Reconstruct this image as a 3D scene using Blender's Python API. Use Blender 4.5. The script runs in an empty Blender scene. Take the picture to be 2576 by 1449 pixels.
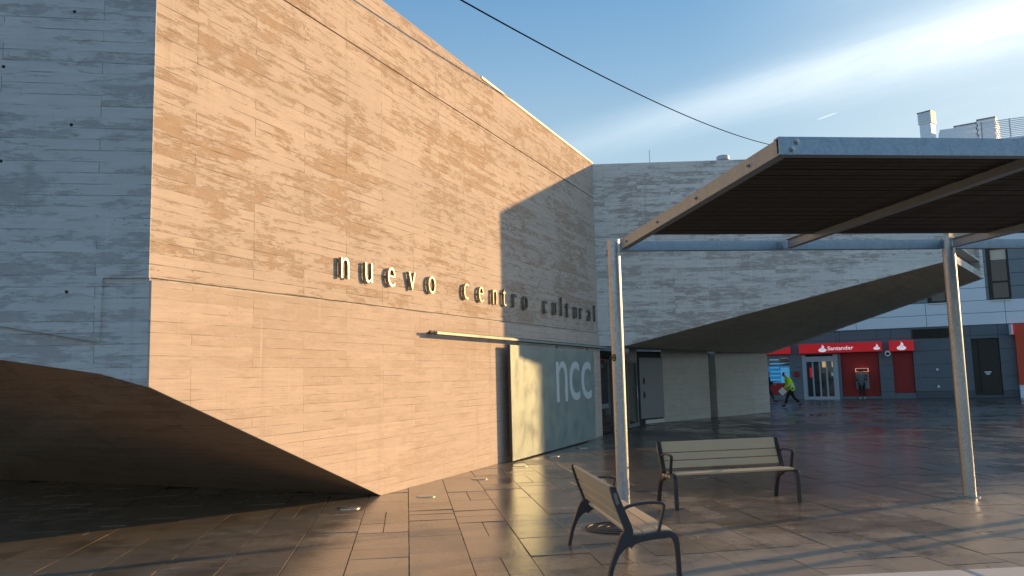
import bpy, bmesh, math, random
from mathutils import Vector, Matrix
R = random.Random(7)
SC = bpy.context.scene
COL = SC.collection

# ------------------------------------------------------------------ camera
F, CX, CY, HC = 2000.0, 1288.0, 724.5, 1.8        # survey picture 2576 x 1449, eye height 1.8 m
PITCH, ROLL = math.atan(224.5 / F), 0.024
_f = Vector((0, math.cos(PITCH), math.sin(PITCH)))
_u0 = Vector((0, -math.sin(PITCH), math.cos(PITCH)))
_r0 = Vector((1, 0, 0))
_r = math.cos(ROLL) * _r0 - math.sin(ROLL) * _u0
_u = math.sin(ROLL) * _r0 + math.cos(ROLL) * _u0
EYE = Vector((0, 0, HC))
cam = bpy.data.cameras.new('camera')
cam.sensor_width = 36
cam.lens = 36 * F / 2576
cam.clip_start = 0.1
cam.clip_end = 4000
camo = bpy.data.objects.new('camera', cam)
COL.objects.link(camo)
m = Matrix.Identity(4)
for i in range(3):
    m[i][0] = _r[i]; m[i][1] = _u[i]; m[i][2] = -_f[i]; m[i][3] = EYE[i]
camo.matrix_world = m
SC.camera = camo

# ------------------------------------------------------------------ sun, sky, exposure
SUN_AZ = Vector((0.903, 0.429, 0)).normalized()
SUN_EL = math.radians(10.8)
sun = bpy.data.lights.new('sun', 'SUN')
sun.energy = 2.65
sun.angle = math.radians(0.53)
sun.color = (1.0, 0.6, 0.25)
suno = bpy.data.objects.new('sun', sun)
COL.objects.link(suno)
sdir = Vector((SUN_AZ.x * math.cos(SUN_EL), SUN_AZ.y * math.cos(SUN_EL), math.sin(SUN_EL)))
suno.rotation_euler = sdir.to_track_quat('Z', 'Y').to_euler()
suno.location = (20, 0, 30)

world = bpy.data.worlds.new('World')
SC.world = world
world.use_nodes = True
SKY_STRENGTH = 0.15
SC.view_settings.view_transform = 'Standard'
SC.view_settings.look = 'None'
SC.view_settings.gamma = 1
SC.view_settings.use_curve_mapping = False
SC.view_settings.exposure = 1.14
SC.render.engine = 'CYCLES'


class NT:
    """small node tree helper"""
    def __init__(s, tree):
        s.t = tree; s.n = tree.nodes; s.l = tree.links

    def new(s, typ, **kw):
        nd = s.n.new(typ)
        for k, v in kw.items():
            setattr(nd, k, v)
        return nd

    def put(s, sock, val):
        if isinstance(val, bpy.types.NodeSocket):
            s.l.new(val, sock)
        elif val is not None:
            if isinstance(val, (tuple, list)) and sock.type == 'RGBA' and len(val) == 3:
                val = (*val, 1)
            sock.default_value = val

    def math(s, op, a, b=None, c=None, clamp=False):
        nd = s.new('ShaderNodeMath', operation=op, use_clamp=clamp)
        s.put(nd.inputs[0], a); s.put(nd.inputs[1], b); s.put(nd.inputs[2], c)
        return nd.outputs[0]

    def vmath(s, op, a, b=None):
        nd = s.new('ShaderNodeVectorMath', operation=op)
        s.put(nd.inputs[0], a); s.put(nd.inputs[1], b)
        return nd.outputs['Value'] if op in ('DOT_PRODUCT', 'LENGTH') else nd.outputs[0]

    def noise(s, vec, scale, detail=4, rough=0.55, dist=0.0):
        nd = s.new('ShaderNodeTexNoise')
        s.put(nd.inputs['Vector'], vec); nd.inputs['Scale'].default_value = scale
        nd.inputs['Detail'].default_value = detail; nd.inputs['Roughness'].default_value = rough
        nd.inputs['Distortion'].default_value = dist
        return nd.outputs['Fac']

    def ramp(s, fac, lo, hi, a=0.0, b=1.0):
        nd = s.new('ShaderNodeMapRange', interpolation_type='SMOOTHSTEP')
        s.put(nd.inputs[0], fac)
        for i, v in enumerate((lo, hi, a, b)):
            s.put(nd.inputs[i + 1], v)
        return nd.outputs[0]

    def mix(s, fac, a, b, blend='MIX'):
        nd = s.new('ShaderNodeMix', data_type='RGBA', blend_type=blend)
        s.put(nd.inputs[0], fac); s.put(nd.inputs[6], a); s.put(nd.inputs[7], b)
        return nd.outputs[2]

    def mapv(s, vec, scale=(1, 1, 1), loc=(0, 0, 0)):
        nd = s.new('ShaderNodeMapping')
        s.put(nd.inputs[0], vec)
        s.put(nd.inputs[1], loc)
        s.put(nd.inputs[3], scale)
        return nd.outputs[0]

    def comb(s, x, y, z):
        nd = s.new('ShaderNodeCombineXYZ')
        for i, v in enumerate((x, y, z)):
            s.put(nd.inputs[i], v)
        return nd.outputs[0]

    def sep(s, v):
        nd = s.new('ShaderNodeSeparateXYZ'); s.put(nd.inputs[0], v)
        return nd.outputs

    def bump(s, h, strength=0.3, dist=0.01, normal=None):
        nd = s.new('ShaderNodeBump')
        nd.inputs['Strength'].default_value = strength
        nd.inputs['Distance'].default_value = dist
        s.put(nd.inputs['Height'], h)
        if normal is not None:
            s.put(nd.inputs['Normal'], normal)
        return nd.outputs[0]


def ray(px, py):
    return _f + (px - CX) / F * _r - (py - CY) / F * _u


def gnd(px, py, h=0.0):
    d = ray(px, py)
    return EYE + d * ((h - HC) / d.z)


def at_depth(px, py, Y):
    d = ray(px, py)
    return EYE + d * (Y / d.y)


def on_plane(px, py, p, n):
    d = ray(px, py)
    return EYE + d * ((p - EYE).dot(n) / d.dot(n))


# sky: Nishita with thin cirrus streaks that fan out from the low sun side
w = NT(world.node_tree)
for nd in list(w.n):
    w.n.remove(nd)
sky = w.new('ShaderNodeTexSky', sky_type='NISHITA')
sky.sun_disc = False
sky.sun_elevation = SUN_EL
sky.sun_rotation = math.atan2(SUN_AZ.x, SUN_AZ.y)
sky.air_density = 1.0
sky.dust_density = 0.35
sky.ozone_density = 1.6
dirv = w.new('ShaderNodeTexCoord').outputs['Generated']
d1, d2 = ray(1440, 365).normalized(), ray(2560, 50).normalized()
nb = d1.cross(d2).normalized()
mid = (d1 + d2).normalized()
along = nb.cross(mid).normalized()
if along.x < 0:
    along = -along
# position along and across the streak
a_ = w.vmath('DOT_PRODUCT', dirv, tuple(along))
c_ = w.vmath('DOT_PRODUCT', dirv, tuple(nb))
m_ = w.vmath('DOT_PRODUCT', dirv, tuple(mid))
lv = w.comb(a_, c_, m_)
stn = w.noise(w.mapv(lv, (2.2, 16, 3)), 1.0, 6, 0.62, 0.4)
fine = w.noise(w.mapv(lv, (5, 34, 6)), 1.0, 7, 0.66, 0.7)
cw = w.math('ADD', c_, w.math('MULTIPLY', w.math('SUBTRACT', stn, 0.5), 0.03))
wid = w.ramp(a_, -0.45, 0.4, 0.014, 0.036)
band = w.math('POWER', 2.718, w.math('MULTIPLY', w.math('POWER', w.math('DIVIDE', cw, wid), 2.0), -1.0))
band = w.math('MULTIPLY', band, w.ramp(a_, -0.42, 0.42, 0.06, 1.0))
band = w.math('MULTIPLY', band, w.ramp(fine, 0.15, 0.6, 0.55, 1.0))
veil = w.math('MULTIPLY', w.ramp(stn, 0.42, 0.8), w.ramp(a_, -0.2, 0.6, 0.0, 0.4))
cl = w.math('MULTIPLY', w.math('MAXIMUM', band, veil), w.ramp(m_, 0.3, 0.8), clamp=True)
# short contrail
t1, t2 = ray(2050, 303).normalized(), ray(2112, 281).normalized()
tn = t1.cross(t2).normalized(); tm = (t1 + t2).normalized(); ta = tn.cross(tm).normalized()
half = abs((t2 - t1).dot(ta)) / 2
tl = w.math('ABSOLUTE', w.vmath('DOT_PRODUCT', dirv, tuple(ta)))
tc = w.math('ABSOLUTE', w.vmath('DOT_PRODUCT', dirv, tuple(tn)))
trail = w.math('MULTIPLY', w.ramp(tl, half * 0.4, half, 1, 0), w.ramp(tc, 0.0, 0.0011, 1, 0))
trail = w.math('MULTIPLY', trail, w.ramp(w.vmath('DOT_PRODUCT', dirv, tuple(tm)), 0.9, 0.95))
cl = w.math('MAXIMUM', cl, w.math('MULTIPLY', trail, 0.7))
# thin high veil whitens the blue towards the sun side
sunprox = w.ramp(w.vmath('DOT_PRODUCT', dirv, tuple(sdir)), 0.62, 1.0)
lum = w.vmath('DOT_PRODUCT', sky.outputs[0], (0.25, 0.55, 0.2))
soft = w.math('DIVIDE', 1.9, w.math('ADD', 1.0, w.math('MULTIPLY', lum, 0.95)))
base = w.mix(1.0, sky.outputs[0], (0.68, 0.91, 1.0), 'MULTIPLY')
base = w.mix(1.0, base, w.comb(soft, soft, soft), 'MULTIPLY')
base = w.mix(w.math('MULTIPLY', sunprox, 0.6), base, (3.1, 3.5, 3.65))
# pale haze towards the horizon, the same all the way round
elev = w.sep(dirv)[2]
hz_ = w.ramp(elev, 0.0, 0.5, 0.92, 0.0)
base = w.mix(hz_, base, (2.3, 2.7, 2.88))
skyc = w.mix(w.math('MULTIPLY', cl, 0.75), base, (4.1, 4.35, 4.4))
bg = w.new('ShaderNodeBackground')
w.put(bg.inputs[0], skyc)
bg.inputs[1].default_value = SKY_STRENGTH
wo = w.new('ShaderNodeOutputWorld')
w.l.new(bg.outputs[0], wo.inputs[0])


# ------------------------------------------------------------------ materials
def material(name):
    mt = bpy.data.materials.new(name)
    mt.use_nodes = True
    t = NT(mt.node_tree)
    b = t.n['Principled BSDF']
    return mt, t, b


def plain(name, col, rough=0.6, metal=0.0, var=0.12, vscale=6.0, bump=0.0, bscale=40.0, spec=0.5):
    mt, t, b = material(name)
    oc = t.new('ShaderNodeTexCoord').outputs['Object']
    n = t.noise(oc, vscale, 5, 0.6)
    c = t.mix(n, tuple(v * (1 - var) for v in col), tuple(min(1, v * (1 + var)) for v in col))
    t.put(b.inputs['Base Color'], c)
    t.put(b.inputs['Roughness'], t.ramp(n, 0.3, 0.7, max(0.02, rough - 0.08), min(1, rough + 0.08)))
    b.inputs['Metallic'].default_value = metal
    b.inputs['Specular IOR Level'].default_value = spec
    if bump:
        t.put(b.inputs['Normal'], t.bump(t.noise(oc, bscale, 4, 0.6), bump, 0.004))
    return mt


def board_concrete(name, light, brown, board=0.125, length=2.05, worn=0.5, relief=0.5, seed=0.0, streak=0.35):
    """board marked concrete; object x runs along the boards, object z is up"""
    mt, t, b = material(name)
    oc = t.new('ShaderNodeTexCoord').outputs['Object']
    s = t.sep(oc)
    x = t.math('ADD', s[0], seed); z = s[2]
    wob = t.math('MULTIPLY', t.math('SUBTRACT', t.noise(t.comb(x, seed, z), 1.3, 2), 0.5), 0.012)
    zr = t.math('DIVIDE', t.math('ADD', z, wob), board)
    row = t.math('FLOOR', zr)
    fz = t.math('SUBTRACT', zr, row)
    wn = t.new('ShaderNodeTexWhiteNoise', noise_dimensions='1D'); t.put(wn.inputs['W'], t.math('ADD', row, 3.7))
    halfstep = t.math('MULTIPLY', t.math('ROUND', t.math('MULTIPLY', wn.outputs[0], 2.0)), 0.5)
    xr = t.math('ADD', t.math('DIVIDE', x, length), halfstep)
    colm = t.math('FLOOR', xr)
    fx = t.math('SUBTRACT', xr, colm)
    w2 = t.new('ShaderNodeTexWhiteNoise', noise_dimensions='2D')
    t.put(w2.inputs['Vector'], t.comb(row, colm, 0))
    rnd = w2.outputs[0]
    # seams between boards, stronger on some rows and broken up along their length
    seamz = t.ramp(t.math('MINIMUM', fz, t.math('SUBTRACT', 1.0, fz)), 0.0, 0.07, 1, 0)
    seamx = t.ramp(t.math('MINIMUM', fx, t.math('SUBTRACT', 1.0, fx)), 0.0, 0.0035, 1, 0)
    brk = t.noise(t.mapv(t.comb(x, seed, z), (1.2, 1, 9)), 1.0, 4, 0.65)
    seam = t.math('MAXIMUM', t.math('MULTIPLY', seamz, t.ramp(brk, 0.42, 0.62)), t.math('MULTIPLY', seamx, t.ramp(brk, 0.38, 0.55)))
    off = t.math('MULTIPLY', rnd, 37.0)
    gv = t.comb(t.math('ADD', x, off), seed, z)
    grain = t.noise(t.mapv(gv, (1.6, 1, 30)), 1.0, 7, 0.68, 0.35)
    patchn = t.noise(t.mapv(t.comb(x, t.math('MULTIPLY', rnd, 0.9), z), (2.3, 1, 10.0)), 1.0, 10, 0.78, 0.25)
    pv = t.math('ADD', patchn, t.math('MULTIPLY', t.math('SUBTRACT', rnd, 0.5), 0.12))
    pv = t.math('ADD', pv, t.math('MULTIPLY', t.math('SUBTRACT', grain, 0.5), 0.22))
    big = t.noise(t.comb(x, seed + 5, z), 0.55, 5, 0.6)
    pv = t.math('ADD', pv, t.math('MULTIPLY', t.math('SUBTRACT', big, 0.5), 0.5))
    patch = t.math('MULTIPLY', t.ramp(pv, 0.5, 0.59), t.ramp(t.noise(t.mapv(gv, (5, 1, 12)), 1.0, 5, 0.7), 0.25, 0.55, 0.35, 1.0))
    drip = t.noise(t.mapv(t.comb(x, seed + 9, z), (7, 1, 0.5)), 1.0, 5, 0.6)
    dripm = t.math('MULTIPLY', t.ramp(drip, 0.6, 0.78), t.ramp(big, 0.4, 0.65))
    c = t.mix(t.ramp(grain, 0.25, 0.75), tuple(v * 0.88 for v in light), tuple(min(1, v * 1.08) for v in light))
    c = t.mix(t.math('MULTIPLY', t.math('SUBTRACT', rnd, 0.3), 0.22, clamp=True), c, tuple(v * 0.82 for v in light))
    c = t.mix(t.math('MULTIPLY', patch, worn), c, brown)
    mott = t.noise(t.comb(x, seed + 14, z), 2.6, 6, 0.7)
    c = t.mix(t.ramp(mott, 0.35, 0.8, 0.0, 0.35), c, tuple(v * 0.72 for v in light))
    w3 = t.new('ShaderNodeTexWhiteNoise', noise_dimensions='2D')
    t.put(w3.inputs['Vector'], t.comb(t.math('FLOOR', t.math('DIVIDE', x, length * 2)), t.math('FLOOR', t.math('DIVIDE', z, board * 9)), 0))
    c = t.mix(t.math('MULTIPLY', w3.outputs[0], 0.22), c, tuple(v * 0.62 for v in light))
    rain = t.noise(t.mapv(t.comb(x, seed + 31, z), (4.5, 1, 0.22)), 1.0, 6, 0.68)
    c = t.mix(t.ramp(rain, 0.56, 0.74, 0, 0.38), c, tuple(v * 0.5 for v in light))
    c = t.mix(t.math('MULTIPLY', dripm, streak), c, tuple(min(1, v * 1.25) for v in light))
    c = t.mix(t.math('MULTIPLY', seam, 0.55), c, tuple(v * 0.35 for v in brown))
    # blow holes, gathered on some boards
    vo = t.new('ShaderNodeTexVoronoi'); t.put(vo.inputs['Vector'], t.comb(x, seed, z)); vo.inputs['Scale'].default_value = 14.0
    hole = t.math('MULTIPLY', t.ramp(vo.outputs['Distance'], 0.06, 0.11, 1, 0), t.ramp(t.noise(t.comb(x, seed + 2, z), 1.1, 3), 0.56, 0.62))
    c = t.mix(t.math('MULTIPLY', hole, 0.75), c, tuple(v * 0.2 for v in brown))
    t.put(b.inputs['Base Color'], c)
    b.inputs['Roughness'].default_value = 0.85
    b.inputs['Specular IOR Level'].default_value = 0.25
    h = t.math('ADD', t.math('MULTIPLY', grain, 0.5), t.math('MULTIPLY', patch, -0.55))
    h = t.math('ADD', h, t.math('MULTIPLY', rnd, 0.7))
    h = t.math('ADD', h, t.math('MULTIPLY', seam, -1.2))
    h = t.math('ADD', h, t.math('MULTIPLY', hole, -2.0))
    t.put(b.inputs['Normal'], t.bump(h, relief, 0.008))
    return mt


def galvanised(name, col=(0.45, 0.48, 0.5), rough=0.42, low=0.78):
    mt, t, b = material(name)
    oc = t.new('ShaderNodeTexCoord').outputs['Object']
    vo = t.new('ShaderNodeTexVoronoi'); t.put(vo.inputs['Vector'], oc); vo.inputs['Scale'].default_value = 55
    n = t.noise(t.mapv(oc, (9, 9, 1.6)), 1.0, 6, 0.65)
    k = t.math('ADD', t.math('MULTIPLY', t.sep(vo.outputs['Color'])[0], 0.35), t.math('MULTIPLY', n, 0.65))
    t.put(b.inputs['Base Color'], t.mix(t.ramp(k, 0.25, 0.75), tuple(v * low for v in col), col))
    t.put(b.inputs['Roughness'], t.ramp(k, 0.25, 0.75, rough + 0.06, rough - 0.04))
    b.inputs['Metallic'].default_value = 0.9
    t.put(b.inputs['Normal'], t.bump(k, 0.05, 0.002))
    return mt


def paving(name):
    mt, t, b = material(name)
    geo = t.new('ShaderNodeNewGeometry')
    pos = geo.outputs['Position']
    oi = t.new('ShaderNodeObjectInfo')
    rnd = t.math('FRACT', t.math('ADD', oi.outputs['Random'], geo.outputs['Random Per Island']))
    n1 = t.noise(pos, 0.33, 4, 0.55)
    n2 = t.noise(pos, 2.2, 6, 0.65)
    spk = t.noise(pos, 130, 3, 0.7)
    c = t.mix(rnd, (0.25, 0.205, 0.148), (0.47, 0.39, 0.285))
    c = t.mix(t.ramp(spk, 0.35, 0.7, 0, 0.6), c, (0.46, 0.40, 0.32))
    c = t.mix(t.ramp(n2, 0.5, 0.75, 0, 0.5), c, (0.06, 0.05, 0.043))
    spot = t.noise(pos, 7.0, 3, 0.5)
    c = t.mix(t.ramp(spot, 0.72, 0.76, 0, 0.55), c, (0.03, 0.026, 0.024))
    gum = t.new('ShaderNodeTexVoronoi'); t.put(gum.inputs['Vector'], pos); gum.inputs['Scale'].default_value = 2.6
    gsel = t.math('GREATER_THAN', t.sep(gum.outputs['Color'])[0], 0.55)
    c = t.mix(t.math('MULTIPLY', t.ramp(gum.outputs['Distance'], 0.045, 0.065, 0.6, 0), gsel), c, (0.035, 0.03, 0.028))
    dirt = t.noise(pos, 0.9, 7, 0.7, 0.6)
    c = t.mix(t.ramp(dirt, 0.5, 0.68, 0, 0.55), c, (0.07, 0.058, 0.045))
    wet = t.math('ADD', t.math('MULTIPLY', n1, 0.75), t.math('ADD', t.math('MULTIPLY', n2, 0.38), t.math('MULTIPLY', rnd, 0.2)))
    # the plaza drains towards the building: the paving farther from the eye holds more water
    sp = t.sep(pos)
    low = t.ramp(t.math('SUBTRACT', t.math('MULTIPLY', sp[1], 0.9), t.math('MULTIPLY', sp[0], 0.75)), 3.0, 8.0, -0.2, 0.08)
    wet = t.math('ADD', t.math('ADD', wet, low), t.ramp(sp[1], 15.0, 27.0, 0.0, -0.13))
    wetm = t.ramp(wet, 0.46, 0.8)
    c = t.mix(wetm, c, t.mix(0.55, c, (0.03, 0.026, 0.022)))
    plaza_shade = t.math('MULTIPLY', t.ramp(sp[0], 0.6, 3.2), t.ramp(t.math('ADD', sp[1], t.math('MULTIPLY', n2, 1.6)), 11.0, 14.0, 0, 0.8))  # shade over the mid plaza, painted into the paving colour
    c = t.mix(plaza_shade, c, (0.035, 0.034, 0.033))
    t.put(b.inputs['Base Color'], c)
    t.put(b.inputs['Roughness'], t.ramp(wetm, 0, 1, 0.4, 0.13))
    b.inputs['Specular IOR Level'].default_value = 0.7
    h = t.math('ADD', t.math('MULTIPLY', spk, 0.25), t.math('MULTIPLY', t.noise(pos, 22, 4, 0.6), 0.75))
    t.put(b.inputs['Normal'], t.bump(h, 0.42, 0.006))
    return mt


M = {}
M['wall'] = board_concrete('board_marked_concrete_warm', (0.61, 0.52, 0.445), (0.37, 0.24, 0.135), worn=0.68, seed=0.0, relief=0.7)
M['wall_low'] = board_concrete('board_marked_concrete_smooth', (0.63, 0.53, 0.455), (0.44, 0.335, 0.245), worn=0.4, seed=11.3, relief=0.3, streak=0.6)
M['end'] = board_concrete('board_marked_concrete_shade_grey', (0.62, 0.625, 0.62), (0.32, 0.29, 0.29), worn=0.7, seed=23.1, relief=0.6)  # same concrete as the sunlit wall, its shade tint put into the colour
M['wing'] = board_concrete('board_marked_concrete_shade_lift', (0.80, 0.80, 0.76), (0.30, 0.235, 0.205), worn=0.72, seed=41.7, relief=0.7)  # same concrete again, colour cooled and raised to lift the shaded wing
M['base'] = board_concrete('board_marked_concrete_base', (0.54, 0.52, 0.47), (0.38, 0.34, 0.29), board=0.2, worn=0.3, seed=57.0, relief=0.25)
M['soffit'] = board_concrete('bounce_brown_soffit_concrete', (0.42, 0.285, 0.195), (0.21, 0.13, 0.085), board=0.1, length=2.6, worn=0.45, seed=71.0, relief=0.35, streak=0.2)  # brown of the ground bounce is put into this concrete's colour
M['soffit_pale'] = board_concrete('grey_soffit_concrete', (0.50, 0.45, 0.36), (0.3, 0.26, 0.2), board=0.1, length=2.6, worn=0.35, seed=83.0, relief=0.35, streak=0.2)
M['steel'] = galvanised('galvanised_steel')
M['steel_beam'] = galvanised('galvanised_steel_beam', (0.28, 0.36, 0.44), 0.45, 0.9)
M['bolt'] = plain('zinc_bolt', (0.4, 0.41, 0.42), 0.35, 0.9)
M['slat'] = plain('dark_stained_timber', (0.0095, 0.0105, 0.0145), 0.6, var=0.6, vscale=3.0, bump=0.2)
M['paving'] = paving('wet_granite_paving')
M['joint'] = plain('paving_joint_sand', (0.03, 0.026, 0.022), 0.8, var=0.3)
M['plate'] = plain('grey_green_steel_sheet', (0.30, 0.365, 0.335), 0.42, 0.3, var=0.28, vscale=2.2, bump=0.12, bscale=6)
M['plate_edge'] = plain('dark_steel_edge', (0.06, 0.055, 0.05), 0.5, 0.3)
M['print_grey'] = plain('pale_grey_vinyl', (0.6, 0.66, 0.66), 0.5, var=0.04)
M['letter'] = plain('brushed_steel_letter', (0.28, 0.27, 0.235), 0.38, 1.0, var=0.08)
M['pin'] = plain('rusty_pin', (0.1, 0.05, 0.03), 0.7, 0.3)
M['frame'] = plain('blue_grey_cast_metal', (0.035, 0.042, 0.052), 0.42, 0.3, var=0.15, bump=0.1, bscale=90)
M['bench_slat'] = plain('tan_painted_slat', (0.56, 0.46, 0.31), 0.5, var=0.07, vscale=3, bump=0.06, bscale=30)
M['end_plate'] = plain('grey_end_plate', (0.2, 0.21, 0.22), 0.4, 0.5)
M['iron'] = plain('cast_iron', (0.035, 0.03, 0.028), 0.45, 0.5, var=0.3, bump=0.3, bscale=60)
M['disc'] = plain('ground_light_glass', (0.42, 0.46, 0.44), 0.2, 0.1, var=0.1)
M['ring'] = plain('stainless_ring', (0.5, 0.5, 0.48), 0.3, 0.9)
M['stone'] = plain('white_cast_stone', (0.62, 0.6, 0.56), 0.7, var=0.08, vscale=3, bump=0.12, bscale=60)
M['dark'] = plain('dark_void', (0.012, 0.012, 0.013), 0.6)
M['glass'] = plain('dark_glass', (0.02, 0.022, 0.024), 0.06, var=0.1, spec=0.7)
M['door_grey'] = plain('grey_door_paint', (0.2, 0.22, 0.22), 0.5)
M['granite'] = plain('dark_granite_cladding', (0.13, 0.15, 0.17), 0.55, var=0.15, vscale=0.7, bump=0.05)
M['granite2'] = plain('darker_granite_plinth', (0.08, 0.09, 0.105), 0.55, var=0.15, vscale=0.7)
M['panel_white'] = plain('white_composite_panel', (0.80, 0.84, 0.88), 0.45, var=0.03, vscale=0.4)
M['panel_grey'] = plain('grey_composite_panel', (0.2, 0.225, 0.25), 0.5, var=0.08, vscale=0.5)
M['red'] = plain('red_sign_panel', (0.62, 0.018, 0.02), 0.4, var=0.05)
M['red_dark'] = plain('dark_red_panel', (0.3, 0.01, 0.008), 0.45, var=0.1)
M['orange'] = plain('orange_panel', (0.62, 0.06, 0.015), 0.4)
M['white'] = plain('white_paint', (0.8, 0.8, 0.8), 0.45, var=0.03)
M['alu'] = plain('blue_grey_aluminium', (0.36, 0.42, 0.47), 0.4, 0.3, var=0.06)
M['black_metal'] = plain('black_steel', (0.012, 0.013, 0.012), 0.4, 0.2)
M['copper'] = plain('coping_sheet', (0.6, 0.52, 0.42), 0.5, 0.4)
M['hivis'] = plain('yellow_green_fabric', (0.50, 0.86, 0.02), 0.7, var=0.1, vscale=9, bump=0.3, bscale=30)
M['reflect'] = plain('grey_reflective_tape', (0.5, 0.53, 0.55), 0.35, 0.3)
M['navy'] = plain('black_fabric', (0.012, 0.013, 0.016), 0.8, bump=0.3, bscale=30)
M['jacket'] = plain('grey_green_jacket', (0.11, 0.12, 0.12), 0.8, bump=0.3, bscale=30)
M['skin'] = plain('skin', (0.42, 0.26, 0.19), 0.55, var=0.06)
M['hair'] = plain('dark_hair', (0.015, 0.012, 0.01), 0.6)
M['paper'] = plain('white_paper', (0.75, 0.76, 0.78), 0.7, var=0.02)
M['shoe_white'] = plain('white_trainer', (0.7, 0.72, 0.72), 0.6)
M['cable'] = plain('black_cable', (0.006, 0.007, 0.015), 1.0, spec=0.0)


def emissive(name, col, strength, base=None):
    mt, t, b = material(name)
    t.put(b.inputs['Base Color'], base or col)
    t.put(b.inputs['Emission Color'], col)
    b.inputs['Emission Strength'].default_value = strength
    b.inputs['Roughness'].default_value = 0.4
    return mt


M['screen'] = emissive('lit_blue_poster', (0.02, 0.22, 0.5), 0.14, (0.03, 0.2, 0.4))
M['screen_pale'] = emissive('lit_pale_blue_poster', (0.08, 0.42, 0.75), 0.16, (0.1, 0.4, 0.6))
M['lit_white'] = emissive('lit_white_sign', (0.8, 0.82, 0.9), 0.22, (0.7, 0.7, 0.72))
M['lit_red'] = emissive('lit_red_sign', (0.7, 0.012, 0.02), 0.12, (0.6, 0.015, 0.02))
M['lit_warm'] = emissive('lit_interior', (0.9, 0.55, 0.2), 0.22, (0.4, 0.3, 0.15))
M['lit_pink'] = emissive('lit_display_header', (1.0, 0.6, 0.45), 0.22, (0.6, 0.3, 0.2))


# ------------------------------------------------------------------ mesh helpers
class MB:
    def __init__(s):
        s.v = []; s.f = []

    def add(s, vs, fs):
        o = len(s.v)
        s.v += [tuple(v) for v in vs]
        s.f += [tuple(i + o for i in f) for f in fs]
        return s

    def box(s, x0, x1, y0, y1, z0, z1):
        vs = [(x, y, z) for z in (z0, z1) for y in (y0, y1) for x in (x0, x1)]
        return s.add(vs, [(0, 2, 3, 1), (4, 5, 7, 6), (0, 1, 5, 4), (2, 6, 7, 3), (0, 4, 6, 2), (1, 3, 7, 5)])

    def cbox(s, x0, x1, y0, y1, z0, z1, c=0.004):
        """box with chamfered top edges"""
        vs = [(x, y, z0) for y in (y0, y1) for x in (x0, x1)]
        vs += [(x, y, z1 - c) for y in (y0, y1) for x in (x0, x1)]
        vs += [(x, y, z1) for y in (y0 + c, y1 - c) for x in (x0 + c, x1 - c)]
        fs = [(0, 2, 3, 1), (8, 9, 11, 10)]
        for a in (0, 4):
            fs += [(a, a + 1, a + 5, a + 4), (a + 2, a + 6, a + 7, a + 3), (a, a + 4, a + 6, a + 2), (a + 1, a + 3, a + 7, a + 5)]
        return s.add(vs, fs)

    def prism(s, poly, d0, d1, fn):
        """poly: 2-D outline, fn(a, b, depth) -> point"""
        n = len(poly)
        vs = [fn(a, b, d0) for a, b in poly] + [fn(a, b, d1) for a, b in poly]
        fs = [tuple(range(n)), tuple(range(2 * n - 1, n - 1, -1))]
        fs += [(i, i + n, (i + 1) % n + n, (i + 1) % n) for i in range(n)]
        return s.add(vs, fs)

    def tube(s, path, rad, n=10, cap=True, squash=None):
        path = [Vector(p) for p in path]
        rad = rad if isinstance(rad, (list, tuple)) else [rad] * len(path)
        ref = None
        rings = []
        for i, p in enumerate(path):
            t = (path[min(i + 1, len(path) - 1)] - path[max(i - 1, 0)]).normalized()
            if ref is None:
                ref = Vector((1, 0, 0)) if abs(t.x) < 0.9 else Vector((0, 1, 0))
            a = t.cross(ref).normalized(); b = t.cross(a).normalized()
            ref = -b if False else ref
            k = squash or (1, 1)
            rings.append([p + a * math.cos(q) * rad[i] * k[0] + b * math.sin(q) * rad[i] * k[1] for q in [2 * math.pi * j / n for j in range(n)]])
        vs = [v for r in rings for v in r]
        fs = []
        for i in range(len(path) - 1):
            for j in range(n):
                k2 = (j + 1) % n
                fs.append((i * n + j, i * n + k2, (i + 1) * n + k2, (i + 1) * n + j))
        if cap:
            fs.append(tuple(range(n - 1, -1, -1)))
            fs.append(tuple((len(path) - 1) * n + j for j in range(n)))
        return s.add(vs, fs)

    def cyl(s, c, r, z0, z1, n=20):
        return s.tube([(c[0], c[1], z0), (c[0], c[1], z1)], r, n)

    def mesh(s, name):
        me = bpy.data.meshes.new(name)
        me.from_pydata(s.v, [], s.f)
        bm = bmesh.new(); bm.from_mesh(me)
        bmesh.ops.recalc_face_normals(bm, faces=bm.faces)
        bm.to_mesh(me); bm.free()
        return me

    def build(s, name, mat, parent=None, matrix=None, smooth=False, bevel=0.0):
        return link(name, s.mesh(name), mat, parent, matrix, smooth, bevel)


def link(name, me, mat, parent=None, matrix=None, smooth=False, bevel=0.0):
    if mat is not None and not me.materials:
        me.materials.append(mat)
    o = bpy.data.objects.new(name, me)
    COL.objects.link(o)
    if parent is not None:
        o.parent = parent
    if matrix is not None:
        o.matrix_local = matrix
    if smooth:
        for p in me.polygons:
            p.use_smooth = True
        if smooth == 'auto':
            me.set_sharp_from_angle(angle=math.radians(35))
    if bevel:
        bv = o.modifiers.new('bevel', 'BEVEL'); bv.width = bevel; bv.segments = 2; bv.limit_method = 'ANGLE'
    return o


def tag(o, label, cat, group=None):
    o['label'] = label; o['category'] = cat
    if group:
        o['group'] = group
    return o


def thing(name, label, cat, loc=(0, 0, 0), rz=0.0, group=None, matrix=None):
    o = bpy.data.objects.new(name, None)
    o.empty_display_size = 0.2
    COL.objects.link(o)
    if matrix is not None:
        o.matrix_world = matrix
    else:
        o.location = loc; o.rotation_euler = (0, 0, rz)
    return tag(o, label, cat, group)


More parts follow.
